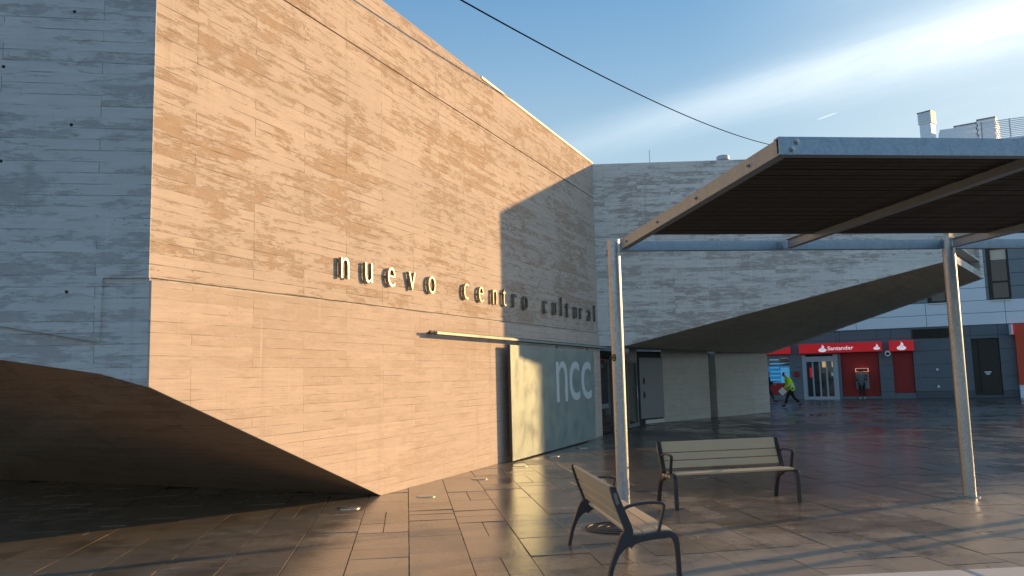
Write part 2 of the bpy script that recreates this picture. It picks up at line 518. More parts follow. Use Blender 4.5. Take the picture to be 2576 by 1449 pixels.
def frame(org, ex, ez=Vector((0, 0, 1))):
    """matrix whose x runs along ex, z up, y into the wall"""
    ex = Vector(ex).normalized(); ez = Vector(ez).normalized(); ey = ez.cross(ex).normalized()
    mm = Matrix.Identity(4)
    for i in range(3):
        mm[i][0] = ex[i]; mm[i][1] = ey[i]; mm[i][2] = ez[i]; mm[i][3] = org[i]
    return mm


def text_mesh(body, size, extrude, sx=1.0, sy=1.0, offset=0.0, bold=0.0):
    cu = bpy.data.curves.new('text', 'FONT')
    cu.body = body; cu.size = size; cu.extrude = extrude; cu.offset = bold
    cu.resolution_u = 4
    o = bpy.data.objects.new('text', cu)
    COL.objects.link(o)
    bpy.context.view_layer.update()
    me = bpy.data.meshes.new_from_object(o.evaluated_get(bpy.context.evaluated_depsgraph_get()))
    bpy.data.objects.remove(o)
    for v in me.vertices:
        x, y, z = v.co
        v.co = (x * sx, -z, y * sy)
    return me


def bounds(me):
    xs = [v.co.x for v in me.vertices]; zs = [v.co.z for v in me.vertices]
    return min(xs), max(xs), min(zs), max(zs)


XZ = lambda a, b, d: (a, d, b)

# ------------------------------------------------------------------ survey points
TIP = gnd(965, 1243)
CORN = gnd(1498, 1100)
WD = Vector((CORN.x - TIP.x, CORN.y - TIP.y, 0)).normalized()     # along the sunlit wall, away from the eye
WN = Vector((WD.y, -WD.x, 0))                                      # out of the wall
FW = frame(TIP, WD)
FWI = FW.inverted()


def onwall(px, py, out=0.0):
    p = FWI @ on_plane(px, py, TIP + WN * out, WN)
    return p.x, p.z


SB = (onwall(1503, 870)[0] + onwall(1493, 413)[0]) / 2            # inner corner
SA, HA = onwall(370, 973)                                          # outer corner, bottom
CB = FW @ Vector((SB, 0, 0))
PA = FW @ Vector((SA, 0, 0))


def lin(s, p, q):
    return p[1] + (q[1] - p[1]) * (s - p[0]) / (q[0] - p[0])


TOPA, TOPB = onwall(960, 0), onwall(1488, 409)
J1A, J1B = onwall(715, 0), onwall(1492, 498)
J2A, J2B = onwall(380, 702), onwall(1500, 838)
top = lambda s: lin(s, TOPA, TOPB)
j1 = lambda s: lin(s, J1A, J1B)
j2 = lambda s: lin(s, J2A, J2B)

# ------------------------------------------------------------------ ground
def structure(o):
    o['kind'] = 'structure'
    return o


earth = structure(MB().add([(-900, -300, -0.045), (900, -300, -0.045), (900, 1500, -0.045), (-900, 1500, -0.045)], [(0, 1, 2, 3)]).build('ground', M['joint']))
plaza = structure(MB().box(-34, 60, -4, 74, -0.04, -0.014).build('plaza', M['joint']))
pa = math.radians(7.6)
PX = Vector((math.cos(pa), math.sin(pa), 0)); PY = Vector((-math.sin(pa), math.cos(pa), 0))
G0 = gnd(0, 1205)
SOFL = Vector((G0.x - TIP.x, G0.y - TIP.y, 0)).normalized()
BASE0, BASE1 = gnd(1590, 1070), gnd(1937, 1037)
BD = (BASE1 - BASE0).normalized()


def project(p):
    d = Vector(p) - EYE; z = d.dot(_f)
    if z < 0.3:
        return None
    return CX + F * d.dot(_r) / z, CY - F * d.dot(_u) / z


def hidden_ground(p):
    q = FWI @ p
    if 0 < q.x < SB + 5 and q.y > 0.7:
        return True
    if q.x <= 0:                        # left of the tip: behind the foot of the sloping soffit
        rel = p - TIP
        if SOFL.x * rel.y - SOFL.y * rel.x < -0.9:
            return True
    rel = p - BASE0
    if q.x > SB + 4 and (BD.x * rel.y - BD.y * rel.x) > 0.9 and rel.dot(BD) < (BASE1 - BASE0).length + 0.2:
        return True
    return False


W_ = 0.61
LEN = [0.31, 0.46, 0.61, 0.92, 0.92, 0.92, 1.07]
tiles = []
for i in range(-46, 92):
    y = -1.5 + R.random() * 0.9
    run = None
    while y < 62:
        L = R.choice(LEN)
        c = PX * ((i + 0.5) * W_) + PY * (y + L / 2)
        pr = project(c)
        if pr and c.y > 1 and -500 < pr[0] < 3000 and pr[1] < 1750 and not hidden_ground(c):
            if L >= 0.6 and R.random() < 0.16 and c.y < 20:
                for k in (-1, 1):
                    tiles.append((c + PX * (k * W_ / 4), W_ / 2, L, pr))
            else:
                tiles.append((c, W_, L, pr))
        y += L
seen = [t for t in tiles if -40 < t[3][0] < 2616 and t[3][1] < 1475]
seen.sort(key=lambda t: (t[0] - EYE).length_squared / (t[1] * t[2]))
near = seen[:300]
nid = set(id(t) for t in near)
tmesh = {}
JG = 0.004


def tile_mesh(wd, L):
    k = (round(wd, 3), L)
    if k not in tmesh:
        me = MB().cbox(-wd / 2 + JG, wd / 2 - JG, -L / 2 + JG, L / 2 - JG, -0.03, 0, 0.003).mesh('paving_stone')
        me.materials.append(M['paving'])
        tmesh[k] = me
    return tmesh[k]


for t in near:
    o = bpy.data.objects.new('paving_stone', tile_mesh(t[1], t[2]))
    COL.objects.link(o)
    o.parent = plaza
    o.location = (t[0].x, t[0].y, R.uniform(-0.004, 0.0015))
    o.rotation_euler = (R.gauss(0, 0.003), R.gauss(0, 0.003), pa + R.gauss(0, 0.0015))
mb = MB()
for t in tiles:
    if id(t) in nid:
        continue
    c, wd, L = t[0], t[1], t[2]
    dz = R.uniform(-0.0025, 0.001); tx, ty = R.gauss(0, 0.0025), R.gauss(0, 0.0025)
    a, b = wd / 2 - JG, L / 2 - JG
    vs = []
    for zz in (-0.03, 0):
        for sx, sy in ((-1, -1), (1, -1), (1, 1), (-1, 1)):
            p = c + PX * (a * sx) + PY * (b * sy)
            vs.append((p.x, p.y, zz + dz + tx * b * sy + ty * a * sx))
    mb.add(vs, [(4, 5, 6, 7), (0, 1, 5, 4), (1, 2, 6, 5), (2, 3, 7, 6), (3, 0, 4, 7)])
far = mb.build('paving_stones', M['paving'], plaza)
far['kind'] = 'stuff'

# ------------------------------------------------------------------ cultural centre
cc = thing('cultural_centre', 'wedge-shaped board-marked concrete building with a sunlit lettered wall and raised wing', 'building', TIP)
T0 = Matrix.Translation(-TIP)


def inb(mm):
    return T0 @ mm


# sunlit wall in three lifts with recessed joints between them
SL = SA
g = 0.018
low = [(0, -0.05), (SB, -0.05), (SB, j2(SB) - g), (SL, j2(SL) - g), (SL, HA)]
midp = [(SL - 0.033, j2(SL) + g), (SB, j2(SB) + g), (SB, j1(SB) - g * 0.7), (SL - 0.033, j1(SL) - g * 0.7)]
upp = [(SL - 0.033, j1(SL) + g * 0.7), (SB, j1(SB) + g * 0.7), (SB, top(SB)), (SL - 0.033, top(SL))]
MB().prism(low, -0.025, 0.012, XZ).build('lower_wall', M['wall_low'], cc, inb(FW))
MB().prism(midp, 0, 0.30, XZ).build('lettered_wall', M['wall'], cc, inb(FW))
MB().prism(upp, 0, 0.30, XZ).build('upper_wall', M['wall'], cc, inb(FW))
back = [(0.3, 0), (SB, 0), (SB, top(SB) - 0.1), (SL + 0.03, top(SL) - 0.1), (SL + 0.03, HA + 0.3)]
MB().prism(back, 0.03, 0.5, XZ).build('wall_core', M['end'], cc, inb(FW))
cs = onwall(1210, 190)[0]
MB().prism([(cs, top(cs) - 0.03), (SB, top(SB) - 0.03), (SB, top(SB) + 0.02), (cs, top(cs) + 0.02)], -0.02, 0.34, XZ).build('coping', M['copper'], cc, inb(FW))

# shaded end wall to the left of the outer corner
ED = Vector((0.988, 0.153, 0)).normalized()
FE = frame(PA, ED); FEI = FE.inverted(); EN = Vector((ED.y, -ED.x, 0))


def onend(px, py):
    p = FEI @ on_plane(px, py, PA, EN)
    return p.x, p.z


LT = top(SL)
eb = [onend(-420, 852), onend(0, 905), onend(250, 940), (-0.0, HA)]
step = [onend(-420, 730), onend(0, 820), onend(252, 862), onend(260, 700)]
lowp = [eb[0], eb[1], eb[2], (-0.004, HA), (-0.004, step[3][1]), step[3], step[2], step[1], step[0]]
upp2 = [step[0], step[1], step[2], step[3], (-0.004, step[3][1]), (-0.004, LT), (step[0][0], LT)]
MB().prism(lowp, -0.0, 0.02, XZ).build('end_wall_base', M['end'], cc, inb(FE))
MB().prism(upp2, -0.028, 0.3, XZ).build('end_wall', M['end'], cc, inb(FE))
for q in ((190, 32), (12, 170), (182, 316), (5, 407), (170, 735), (290, -60)):
    hx, hz = onend(*q)
    t = MB()
    n = 16
    r0, r1 = 0.019, 0.013
    vs = []
    for r_, yy in ((r0, -0.0285), (r1, -0.031), (r1 * 0.8, -0.0295)):
        vs += [(hx + r_ * math.cos(2 * math.pi * k / n), yy, hz + r_ * math.sin(2 * math.pi * k / n)) for k in range(n)]
    fs = [(a * n + k, a * n + (k + 1) % n, (a + 1) * n + (k + 1) % n, (a + 1) * n + k) for a in (0, 1) for k in range(n)] + [tuple(2 * n + k for k in range(n))]
    t.add(vs, fs).build('tie_hole', M['dark'], cc, inb(FE))

# sloping soffit under the outer corner, down to the ground
A3 = PA + Vector((0, 0, HA))
L1 = FE @ Vector((eb[2][0], 0.0, eb[2][1])); L2 = FE @ Vector((eb[1][0], 0.0, eb[1][1])); L3 = FE @ Vector((eb[0][0], 0.0, eb[0][1]))
GX = TIP + SOFL * 14.0
upl = [TIP + Vector((0, 0, -0.02)), A3, L1, L2, L3]


def along_path(pl, f):
    ln = [(pl[i + 1] - pl[i]).length for i in range(len(pl) - 1)]
    d = f * sum(ln)
    for i, l_ in enumerate(ln):
        if d <= l_ or i == len(ln) - 1:
            return pl[i].lerp(pl[i + 1], min(1, d / l_))
        d -= l_


tot_ = sum((upl[i + 1] - upl[i]).length for i in range(4))
brk = sorted(set([k / 40 for k in range(41)] + [sum((upl[i + 1] - upl[i]).length for i in range(j)) / tot_ for j in (1, 2, 3)]))
NR = 8
gv_, gf_ = [], []
for f_ in brk:
    u_ = along_path(upl, f_)
    l_ = TIP.lerp(GX, f_ ** 0.8) + Vector((0, 0, -0.02))
    gv_ += [u_.lerp(l_, r_ / NR) - TIP for r_ in range(NR + 1)]
for i in range(len(brk) - 1):
    for r_ in range(NR):
        q_ = i * (NR + 1) + r_
        gf_.append((q_, q_ + 1, q_ + NR + 2, q_ + NR + 1))
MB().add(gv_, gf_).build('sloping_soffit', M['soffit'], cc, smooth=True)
# roof over the main block
rp = [FW @ Vector((SL, 0.3, 0)), FW @ Vector((SB, 0.3, 0)), FW @ Vector((SB, 14, 0)), FW @ Vector((SL - 6, 14, 0))]
MB().prism([(p.x - TIP.x, p.y - TIP.y) for p in rp], LT - 0.6, LT - 0.35, lambda a, b, d: (a, b, d)).build('roof', M['base'], cc)

# wing
WX = Vector((1.0, -0.03, 0)).normalized()
FX = frame(CB, WX); FXI = FX.inverted(); XN = Vector((WX.y, -WX.x, 0))


def onwing(px, py):
    p = FXI @ on_plane(px, py, CB, XN)
    return p.x, p.z


HW = onwing(1500, 413)[1]
A2 = onwing(1570, 871); E2 = onwing(2392, 654); A0 = onwing(1502, 870)
MB().prism([(0, A0[1]), (A2[0], A2[1]), (E2[0], E2[1]), (E2[0], HW), (0, HW)], 0, 0.35, XZ).build('wing_wall', M['wing'], cc, inb(FX))
EB = FX @ Vector((E2[0], 0, 0))
FYd = EB.y * 1.2
FP = at_depth(2468, 699, FYd)
ET = Vector((FP.x - EB.x, FP.y - EB.y, 0)); EL = ET.length; ET.normalize()
FEn = frame(EB, ET)
zb = E2[1]
zs = FP.z - zb
ez = lambda x, z: z + zs * x / EL
def strip(x0, x1, z0, z1):
    return [(x0, ez(x0, z0)), (x1, ez(x1, z0)), (x1, ez(x1, z1)), (x0, ez(x0, z1))]
MB().prism(strip(0.36, EL, zb, zb + 0.24), 0, 0.4, XZ).build('end_beam', M['wing'], cc, inb(FEn))
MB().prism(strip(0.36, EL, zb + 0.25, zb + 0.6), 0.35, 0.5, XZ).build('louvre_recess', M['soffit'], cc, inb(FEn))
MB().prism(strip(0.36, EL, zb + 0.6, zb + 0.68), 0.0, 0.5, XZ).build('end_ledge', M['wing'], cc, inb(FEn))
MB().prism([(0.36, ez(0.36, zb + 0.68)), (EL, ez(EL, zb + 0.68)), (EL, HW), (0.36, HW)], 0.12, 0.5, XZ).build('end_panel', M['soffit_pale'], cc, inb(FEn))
FPt = EB + ET * EL
# soffit of the wing
HG = at_depth(1930, 889, BASE1.y).z
G3 = Vector((BASE1.x, BASE1.y, HG))
B3 = Vector((BASE0.x, BASE0.y, at_depth(1590, 878, BASE0.y).z))
S0 = FX @ Vector((0, 0.02, A0[1])); S2 = FX @ Vector((A2[0], 0.02, A2[1])); SE = FX @ Vector((E2[0], 0.02, E2[1]))
SF = Vector((FPt.x, FPt.y, FP.z))
B3b = FW @ Vector((SB + 4.6, 0, B3.z))
vs = [p - TIP for p in (S0, S2, SE, SF, G3, B3, B3b)]
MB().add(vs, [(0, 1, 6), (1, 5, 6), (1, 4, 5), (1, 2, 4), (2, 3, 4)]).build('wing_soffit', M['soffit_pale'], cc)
# far wall of the wing and its roof close the volume
bw = frame(Vector((FPt.x, FPt.y, 0)), (BASE1 - FPt).to_3d() * Vector((1, 1, 0)) if False else Vector((BASE1.x - FPt.x, BASE1.y - FPt.y, 0)))
bl = Vector((BASE1.x - FPt.x, BASE1.y - FPt.y, 0)).length
MB().prism([(0, FP.z), (bl, HG), (bl, HW), (0, HW)], -0.3, -0.0, XZ).build('rear_wall', M['wing'], cc, inb(bw))
rp = [FX @ Vector((0.0, 0.36, 0)), FX @ Vector((E2[0], 0.36, 0)), FPt, BASE1, BASE1 + Vector((-10, 2, 0))]
MB().prism([(p.x - TIP.x, p.y - TIP.y) for p in rp], HW - 0.5, HW - 0.3, lambda a, b, d: (a, b, d)).build('roof', M['base'], cc)

# recessed ground floor under the wing
FB = frame(BASE0, BD); FBI = FB.inverted(); BN = Vector((BD.y, -BD.x, 0))


def onbase(px, py):
    p = FBI @ on_plane(px, py, BASE0, BN)
    return p.x, p.z


BL = (BASE1 - BASE0).length
hb = lambda x: B3.z + (HG - B3.z) * x / BL
bx = [onbase(x, 1000)[0] for x in (1606, 1668, 1786, 1803)]
MB().prism([(0, -0.02), (bx[0], -0.02), (bx[0], hb(bx[0])), (0, hb(0))], 0, 0.5, XZ).build('pier', M['base'], cc, inb(FB))
MB().prism([(bx[1], -0.02), (bx[2], -0.02), (bx[2], hb(bx[2])), (bx[1], hb(bx[1]))], 0, 0.4, XZ).build('base_wall', M['base'], cc, inb(FB))
MB().prism([(bx[3], -0.02), (BL, -0.02), (BL, hb(BL)), (bx[3], hb(bx[3]))], -0.02, 0.4, XZ).build('base_wall', M['base'], cc, inb(FB))
MB().box(bx[2], bx[3], 0.3, 0.4, -0.02, hb(bx[2]) - 0.05).build('recess_panel', M['door_grey'], cc, inb(FB))
sh = MB().prism([(bx[0] + 0.05, 0.2), (bx[1] - 0.03, 0.2), (bx[1] - 0.03, hb(bx[1]) - 0.3), (bx[0] + 0.05, hb(bx[0]) - 0.3)], -0.06, 0.0, XZ).build('hatch_panel', M['door_grey'], cc, inb(FB))
for zz in (1.05, 1.55):
    xx = bx[0] + 0.28
    MB().prism([(xx + 0.05 * math.cos(k * math.pi / 8), zz + 0.12 * math.sin(k * math.pi / 8)) for k in range(16)], -0.075, -0.055, XZ).build('grip_slot', M['dark'], sh)
MB().box(bx[0] + 0.02, bx[1] - 0.0, 0.02, 0.3, -0.02, hb(bx[1]) - 0.06).build('hatch_recess', M['dark'], cc, inb(FB))
MB().box(bx[0] + 0.35, bx[1] - 0.02, -0.03, 0.02, 0.01, 0.14).build('kick_board', M['stone'], cc, inb(FB))
ret = frame(BASE1, Vector((0.3, 1, 0)))
MB().prism([(0, -0.02), (6, -0.02), (6, HW), (0, HG)], 0.05, 0.4, XZ).build('base_return', M['base'], cc, inb(ret))
# glazed entrance continuing the line of the sunlit wall
ex0, ex1 = SB + 0.02, (FWI @ BASE0).x
MB().box(ex0, ex0 + 1.6, 0.1, 0.14, 0.02, 2.3).build('entrance_glass', M['glass'], cc, inb(FW))
MB().box(ex0 + 1.6, ex0 + 3.2, 0.05, 0.14, -0.02, 2.4).build('entrance_pier', M['door_grey'], cc, inb(FW))
gd = MB().box(ex0 + 3.25, ex1 - 0.12, 0.04, 0.08, 0.02, 2.2).build('glass_door', M['glass'], cc, inb(FW))
fr = MB()
for x0, x1, z0, z1 in ((ex0 + 3.22, ex0 + 3.3, 0, 2.3), (ex1 - 0.15, ex1 - 0.05, 0, 2.3), (ex0 + 3.3, ex1 - 0.15, 2.2, 2.3), (ex0 + 3.3, ex1 - 0.15, 0.0, 0.12)):
    fr.box(x0, x1, 0.0, 0.1, z0, z1)
fr.build('door_frame', M['door_grey'], gd)
hx = ex1 - 0.32
MB().tube([(hx, 0.03, 0.95), (hx, -0.04, 0.95), (hx, -0.04, 1.35), (hx, 0.03, 1.35)], 0.014, 8).build('door_handle', M['steel'], gd)
po = MB().box(ex0 + 0.08, ex0 + 1.0, 0.05, 0.09, 0.75, 2.2).build('notice_board', M['black_metal'], cc, inb(FW))
me = text_mesh('CIÓN', 0.16, 0.002); x0, x1, z0, z1 = bounds(me)
link('lettering', me, M['door_grey'], po, Matrix.Translation((ex0 + 0.12, 0.046, 2.02)))
MB().box(ex0 + 0.12, ex0 + 0.96, 0.04, 0.05, 0.78, 0.92).build('notice_strip', M['door_grey'], po)
MB().box(ex0 + 0.0, ex1, 0.5, 0.6, -0.02, 2.6).build('lobby_back', M['dark'], cc, inb(FW))

# rail and sliding steel panel in front of the wall
sr = onwall(1078, 846, 0.26)
sl0, hd0 = onwall(1285, 872, 0.26); sl1, hd1 = onwall(1495, 879, 0.26)
sb0 = onwall(1289, 1155, 0.26)[0]; sb1 = onwall(1498, 1100, 0.26)[0]
dx0, dx1 = (sl0 + sb0) / 2, (sl1 + sb1) / 2
hd = (hd0 + hd1) / 2
door = thing('sliding_panel', 'tall grey-green steel sliding panel lettered ncc hung before the concrete wall', 'door', matrix=frame(FW @ Vector((dx0, -0.2, 0)), WD))
DM = Matrix.Identity(4)
DW = dx1 - dx0
MB().box(0, DW, -0.06, -0.0, 0.03, hd).build('steel_sheet', M['plate'], door, bevel=0.004)
MB().box(-0.012, -0.001, -0.058, 0.0, 0.03, hd).build('edge_strip', M['plate_edge'], door)
for k in range(4):
    xs = (0.5, DW / 2, DW - 0.5, DW * 0.3)[k]
    if k < 3:
        MB().box(xs - 0.03, xs + 0.03, -0.04, -0.02, hd, hd + 0.06).build('hanger', M['plate_edge'], door)
rv = MB()
for rowx in [k * 0.14 + 0.1 for k in range(int(DW / 0.14))]:
    rv.tube([(rowx, -0.064, hd - 0.06), (rowx, -0.058, hd - 0.06)], 0.009, 6)
for xs in (0.34 * DW, 0.62 * DW):
    for zz in [0.1 + 0.14 * k for k in range(int((hd - 0.2) / 0.14))]:
        rv.tube([(xs, -0.0635, zz), (xs, -0.058, zz)], 0.007, 6)
rv.build('rivets', M['plate'], door)['kind'] = 'stuff'
nx = [onwall(x, 960, 0.265)[0] - dx0 for x in (1400, 1433, 1463, 1492)]
nz0 = onwall(1405, 1012, 0.265)[1]; nz1 = onwall(1402, 908, 0.265)[1]
for k, ch in enumerate('ncc'):
    me = text_mesh(ch, 1.0, 0.002)
    b0, b1, c0, c1 = bounds(me)
    wdt = (nx[k + 1] - nx[k]) * 0.84
    for v in me.vertices:
        v.co.x = (v.co.x - b0) / (b1 - b0) * wdt + nx[k]
        v.co.z = (v.co.z - c0) / (c1 - c0) * (nz1 - nz0) + nz0
        v.co.y = v.co.y - 0.0625
    link('letter', me, M['print_grey'], door)
rail = thing('door_rail', 'long steel sliding-door rail fixed on the wall above the panel', 'rail', matrix=frame(FW @ Vector((sr[0], 0, hd + 0.1)), WD))
RL_ = SB - sr[0] - 0.05
MB().box(0.35, RL_, -0.25, -0.19, 0.0, 0.045).build('track', M['plate'], rail)
MB().box(0.35, RL_, -0.19, -0.182, -0.02, 0.07).build('cover_strip', M['plate_edge'], rail)
for k in range(7):
    xx = 0.4 + k * (RL_ - 0.6) / 6
    MB().box(xx, xx + 0.06, -0.182, 0.03, 0.01, 0.05).build('bracket', M['plate_edge'], rail)
MB().box(0.18, 0.35, -0.2, -0.17, 0.02, 0.06).build('end_stop', M['dark'], rail)

# pinned-off letters
OUT = 0.052
lets = [('n', 853, 877, 647, 702), ('u', 914, 936, 660, 712), ('e', 970.5, 993.5, 673, 722), ('v', 1025, 1043, 689, 731), ('o', 1076, 1093, 694.5, 737.5),
        ('c', 1162.5, 1179, 715, 754), ('e', 1201, 1215.5, 723, 758), ('n', 1239, 1247, 731, 767.5), ('t', 1262, 1273, 727, 773), ('r', 1291, 1297.5, 746.5, 776),
        ('o', 1314, 1327.5, 746.5, 781.5), ('c', 1367, 1375.5, 759, 790), ('u', 1391.5, 1398, 766, 795.5), ('l', 1411, 1413, 756.5, 795.5), ('t', 1424.5, 1431, 762.5, 800.5),
        ('u', 1444, 1450, 774, 801.5), ('r', 1459.5, 1464.5, 778, 806), ('a', 1478.5, 1486.5, 781.5, 807.5), ('l', 1495, 1497, 776, 809.5)]
base_s = {}
pts = []
for i, (ch, x0, x1, y0, y1) in enumerate(lets):
    xm = (x0 + x1) / 2
    pts.append((onwall(xm, y1, OUT), onwall(xm, y0, OUT)))
# the first letters are seen largest: size from them, spacing from all
xh = sum(pts[i][1][1] - pts[i][0][1] for i in (0, 1, 2, 4)) / 4
sgn = thing('wall_lettering', 'row of steel letters reading nuevo centro cultural pinned off the concrete wall', 'sign', matrix=frame(FW @ Vector((pts[0][0][0], -OUT, pts[0][0][1])), WD))
bl0, bl1 = pts[0][0][1], pts[-1][0][1]
for (ch, *_), (pb, pt) in zip(lets, pts):
    me = text_mesh(ch, 1.0, 0.03, bold=-0.012)
    ref = text_mesh('x', 1.0, 0.01); rz = bounds(ref)[3]
    k = xh / rz
    b0, b1, c0, c1 = bounds(me)
    sx = pb[0] - pts[0][0][0]
    bz = bl0 + (bl1 - bl0) * sx / (pts[-1][0][0] - pts[0][0][0]) - bl0
    for v in me.vertices:
        v.co.x = (v.co.x - (b0 + b1) / 2) * k * 0.80 + sx
        v.co.z = v.co.z * k + bz
    lo = link('letter', me, M['letter'], sgn)
    b0, b1, c0, c1 = bounds(me)
    ins = {'n': ((.1, .1), (.9, .1), (.1, .9)), 'u': ((.1, .9), (.9, .9), (.4, .05)), 'v': ((.08, .93), (.92, .93), (.5, .06)), 'l': ((.5, .08), (.5, .92)),
           't': ((.4, .95), (.5, .06)), 'r': ((.15, .08), (.2, .9)), 'a': ((.8, .1), (.15, .25), (.5, .95))}.get(ch, ((.5, .04), (.5, .96), (.05, .5)))
    for u_, v_ in ins:
        px_, pz_ = b0 + (b1 - b0) * u_, c0 + (c1 - c0) * v_
        MB().tube([(px_, 0.01, pz_), (px_, OUT + 0.02, pz_)], 0.008, 6).build('fixing_pin', M['pin'], lo)

# roof vent and aerial on the wing roof
rvp = at_depth(1819, 412, 26.9)
rv0 = Vector((rvp.x, rvp.y, HW - 0.3))
vh = rvp.z - rv0.z
vt = thing('roof_vent', 'small round capped metal vent on the wing roof', 'vent', rv0)
MB().cyl((0, 0), 0.11, 0, vh + 0.12, 16).build('pipe', M['alu'], vt, smooth='auto')
MB().tube([(0, 0, vh + 0.1), (0, 0, vh + 0.13), (0, 0, vh + 0.25), (0, 0, vh + 0.28)], [0.17, 0.22, 0.22, 0.16], 16).build('cap', M['alu'], vt, smooth='auto')
ar0 = FX @ Vector((onwing(1643, 405)[0], 0.7, HW - 0.3))
tag(MB().tube([(0, 0, 0), (0, 0, 0.9)], 0.011, 6).build('aerial', M['alu'], None, Matrix.Translation(ar0)), 'thin vertical rod aerial on the wing roof edge', 'aerial')

# ------------------------------------------------------------------ ground lights, manholes, debris
for i, q in enumerate(((880, 1277), (1072, 1248), (1207, 1204), (1309, 1172), (1391, 1147), (1463, 1127))):
    p = gnd(*q)
    who = ['in the shade of the sloping soffit', 'closest to the sharp foot of the sunlit wall', 'third from the soffit along the sunlit wall', 'before the left edge of the steel panel', 'before the middle of the steel panel', 'before the right edge of the steel panel'][i]
    t = thing('ground_light', 'round recessed ground light ' + who, 'light', p, group='recessed lights along the foot of the wall')
    MB().tube([(0, 0, -0.02), (0, 0, 0.006), (0, 0, 0.008), (0, 0, 0.002)], [0.155, 0.155, 0.148, 0.118], 28, cap=False).build('ring', M['ring'], t, smooth='auto')
    MB().cyl((0, 0), 0.119, -0.02, 0.0045, 28).build('lens', M['disc'], t)
p = gnd(1552, 1328)
t = thing('manhole_cover', 'round cast iron manhole cover under the near bench', 'manhole', p)
MB().cyl((0, 0), 0.33, -0.02, 0.004, 36).build('lid', M['iron'], t)
for r_ in (0.36, 0.24, 0.13):
    rg = MB(); n = 36
    vs = []
    for rr, zz in ((r_ - 0.02, 0.0), (r_ - 0.015, 0.010), (r_ + 0.015, 0.010), (r_ + 0.02, 0.0)):
        vs += [(rr * math.cos(2 * math.pi * k / n), rr * math.sin(2 * math.pi * k / n), zz) for k in range(n)]
    rg.add(vs, [(a * n + k, a * n + (k + 1) % n, (a + 1) * n + (k + 1) % n, (a + 1) * n + k) for a in range(3) for k in range(n)])
    rg.build('ring', M['iron'], t)
p = gnd(1634, 1228)
t = thing('access_cover', 'dark square metal access cover behind the tan seat post', 'cover', p, rz=pa)
MB().box(-0.3, 0.3, -0.3, 0.3, -0.02, 0.004).build('plate', M['dark'], t)
fr = MB()
for a in ((-0.325, 0.325, 0.303, 0.325), (-0.325, 0.325, -0.325, -0.303), (-0.325, -0.303, -0.303, 0.303), (0.303, 0.325, -0.303, 0.303)):
    fr.box(*a, -0.02, 0.005)
fr.build('rim', M['iron'], t)
t['label'] = 'dark square metal access cover between the steel post and the far bench'

# ------------------------------------------------------------------ canopy
P1 = gnd(1570, 1287); P2 = gnd(2440, 1250)
CBv = (P2 - P1).normalized(); SPN = (P2 - P1).length
NC = gnd(1970, 343, 3.629)
CD = Vector((NC.x - P1.x - 0.09, NC.y - P1.y, 0)); DEP = CD.length; CD.normalize()
cn = thing('canopy', 'galvanised steel shelter with a dark slatted timber roof over the benches', 'canopy', P1)
Z0, Z1 = 3.49, 3.62
TOT = 9.22


def ibeam(p0, dirv, length, z0, z1, fl=0.045, web=0.005, side=0, name='beam', mat=None):
    """side 0: I section; -1/+1: channel with its flanges on that side"""
    mm = frame(p0, dirv)
    lo, hi = {0: (-fl, fl), 1: (0, 2 * fl), -1: (-2 * fl, 0)}[side]
    wx0, wx1 = {0: (-web, web), 1: (0, 2 * web), -1: (-2 * web, 0)}[side]
    t = MB()
    t.box(0, length, lo, hi, z0, z0 + 0.012)
    t.box(0, length, lo, hi, z1 - 0.012, z1)
    t.box(0, length, wx0, wx1, z0 + 0.012, z1 - 0.012)
    return t.build(name, mat or M['steel_beam'], cn, Matrix.Translation(-P1) @ mm)


pts_post = [(0, 'leaf'), (SPN, ''), (TOT, '')]
for off, _ in pts_post:
    q = CBv * off
    ps = MB().cyl((q.x, q.y), 0.084, 0.012, Z1 + 0.02, 40).build('post', M['steel'], cn, smooth='auto')
    MB().tube([(q.x, q.y, -0.01), (q.x, q.y, 0.008), (q.x, q.y, 0.014)], [0.13, 0.13, 0.088], 24).build('base_collar', M['steel_beam'], ps)
# far beam between the posts
ibeam(P1 + CBv * 0.09, CBv, SPN - 0.18, Z0, Z1, side=1, name='header_beam')
ibeam(P1 + CBv * (SPN + 0.09), CBv, TOT - SPN - 0.18, Z0, Z1, side=1, name='header_beam')
# cross beams towards the eye
crosses = [0.0, SPN / 2, SPN, (SPN + TOT) / 2, TOT]
for k, off in enumerate(crosses):
    st = 0.10
    ibeam(P1 + CBv * (off + 0.06 * (k == 0)) + CD * st, CD, DEP - st - 0.05, Z0 - 0.002, Z1 - 0.002, side=(1 if k == 0 else 0), name='cross_beam')
# near fascia
nf = P1 + CD * DEP + CBv * 0.055
fasc = ibeam(nf, CBv, TOT, Z0 - 0.004, Z1 + 0.01, side=1, name='fascia_beam')
# bolts on the fascia and the outer cross beam, brackets at the header
def bolt(p, axis, parent=cn, r=0.016):
    axis = Vector(axis).normalized()
    p = Vector(p) - P1
    MB().tube([p, p + axis * 0.006], r * 1.5, 12).add(*(lambda t: (t.v, t.f))(MB().tube([p + axis * 0.006, p + axis * 0.022], r, 6))).build('bolt', M['bolt'], parent)


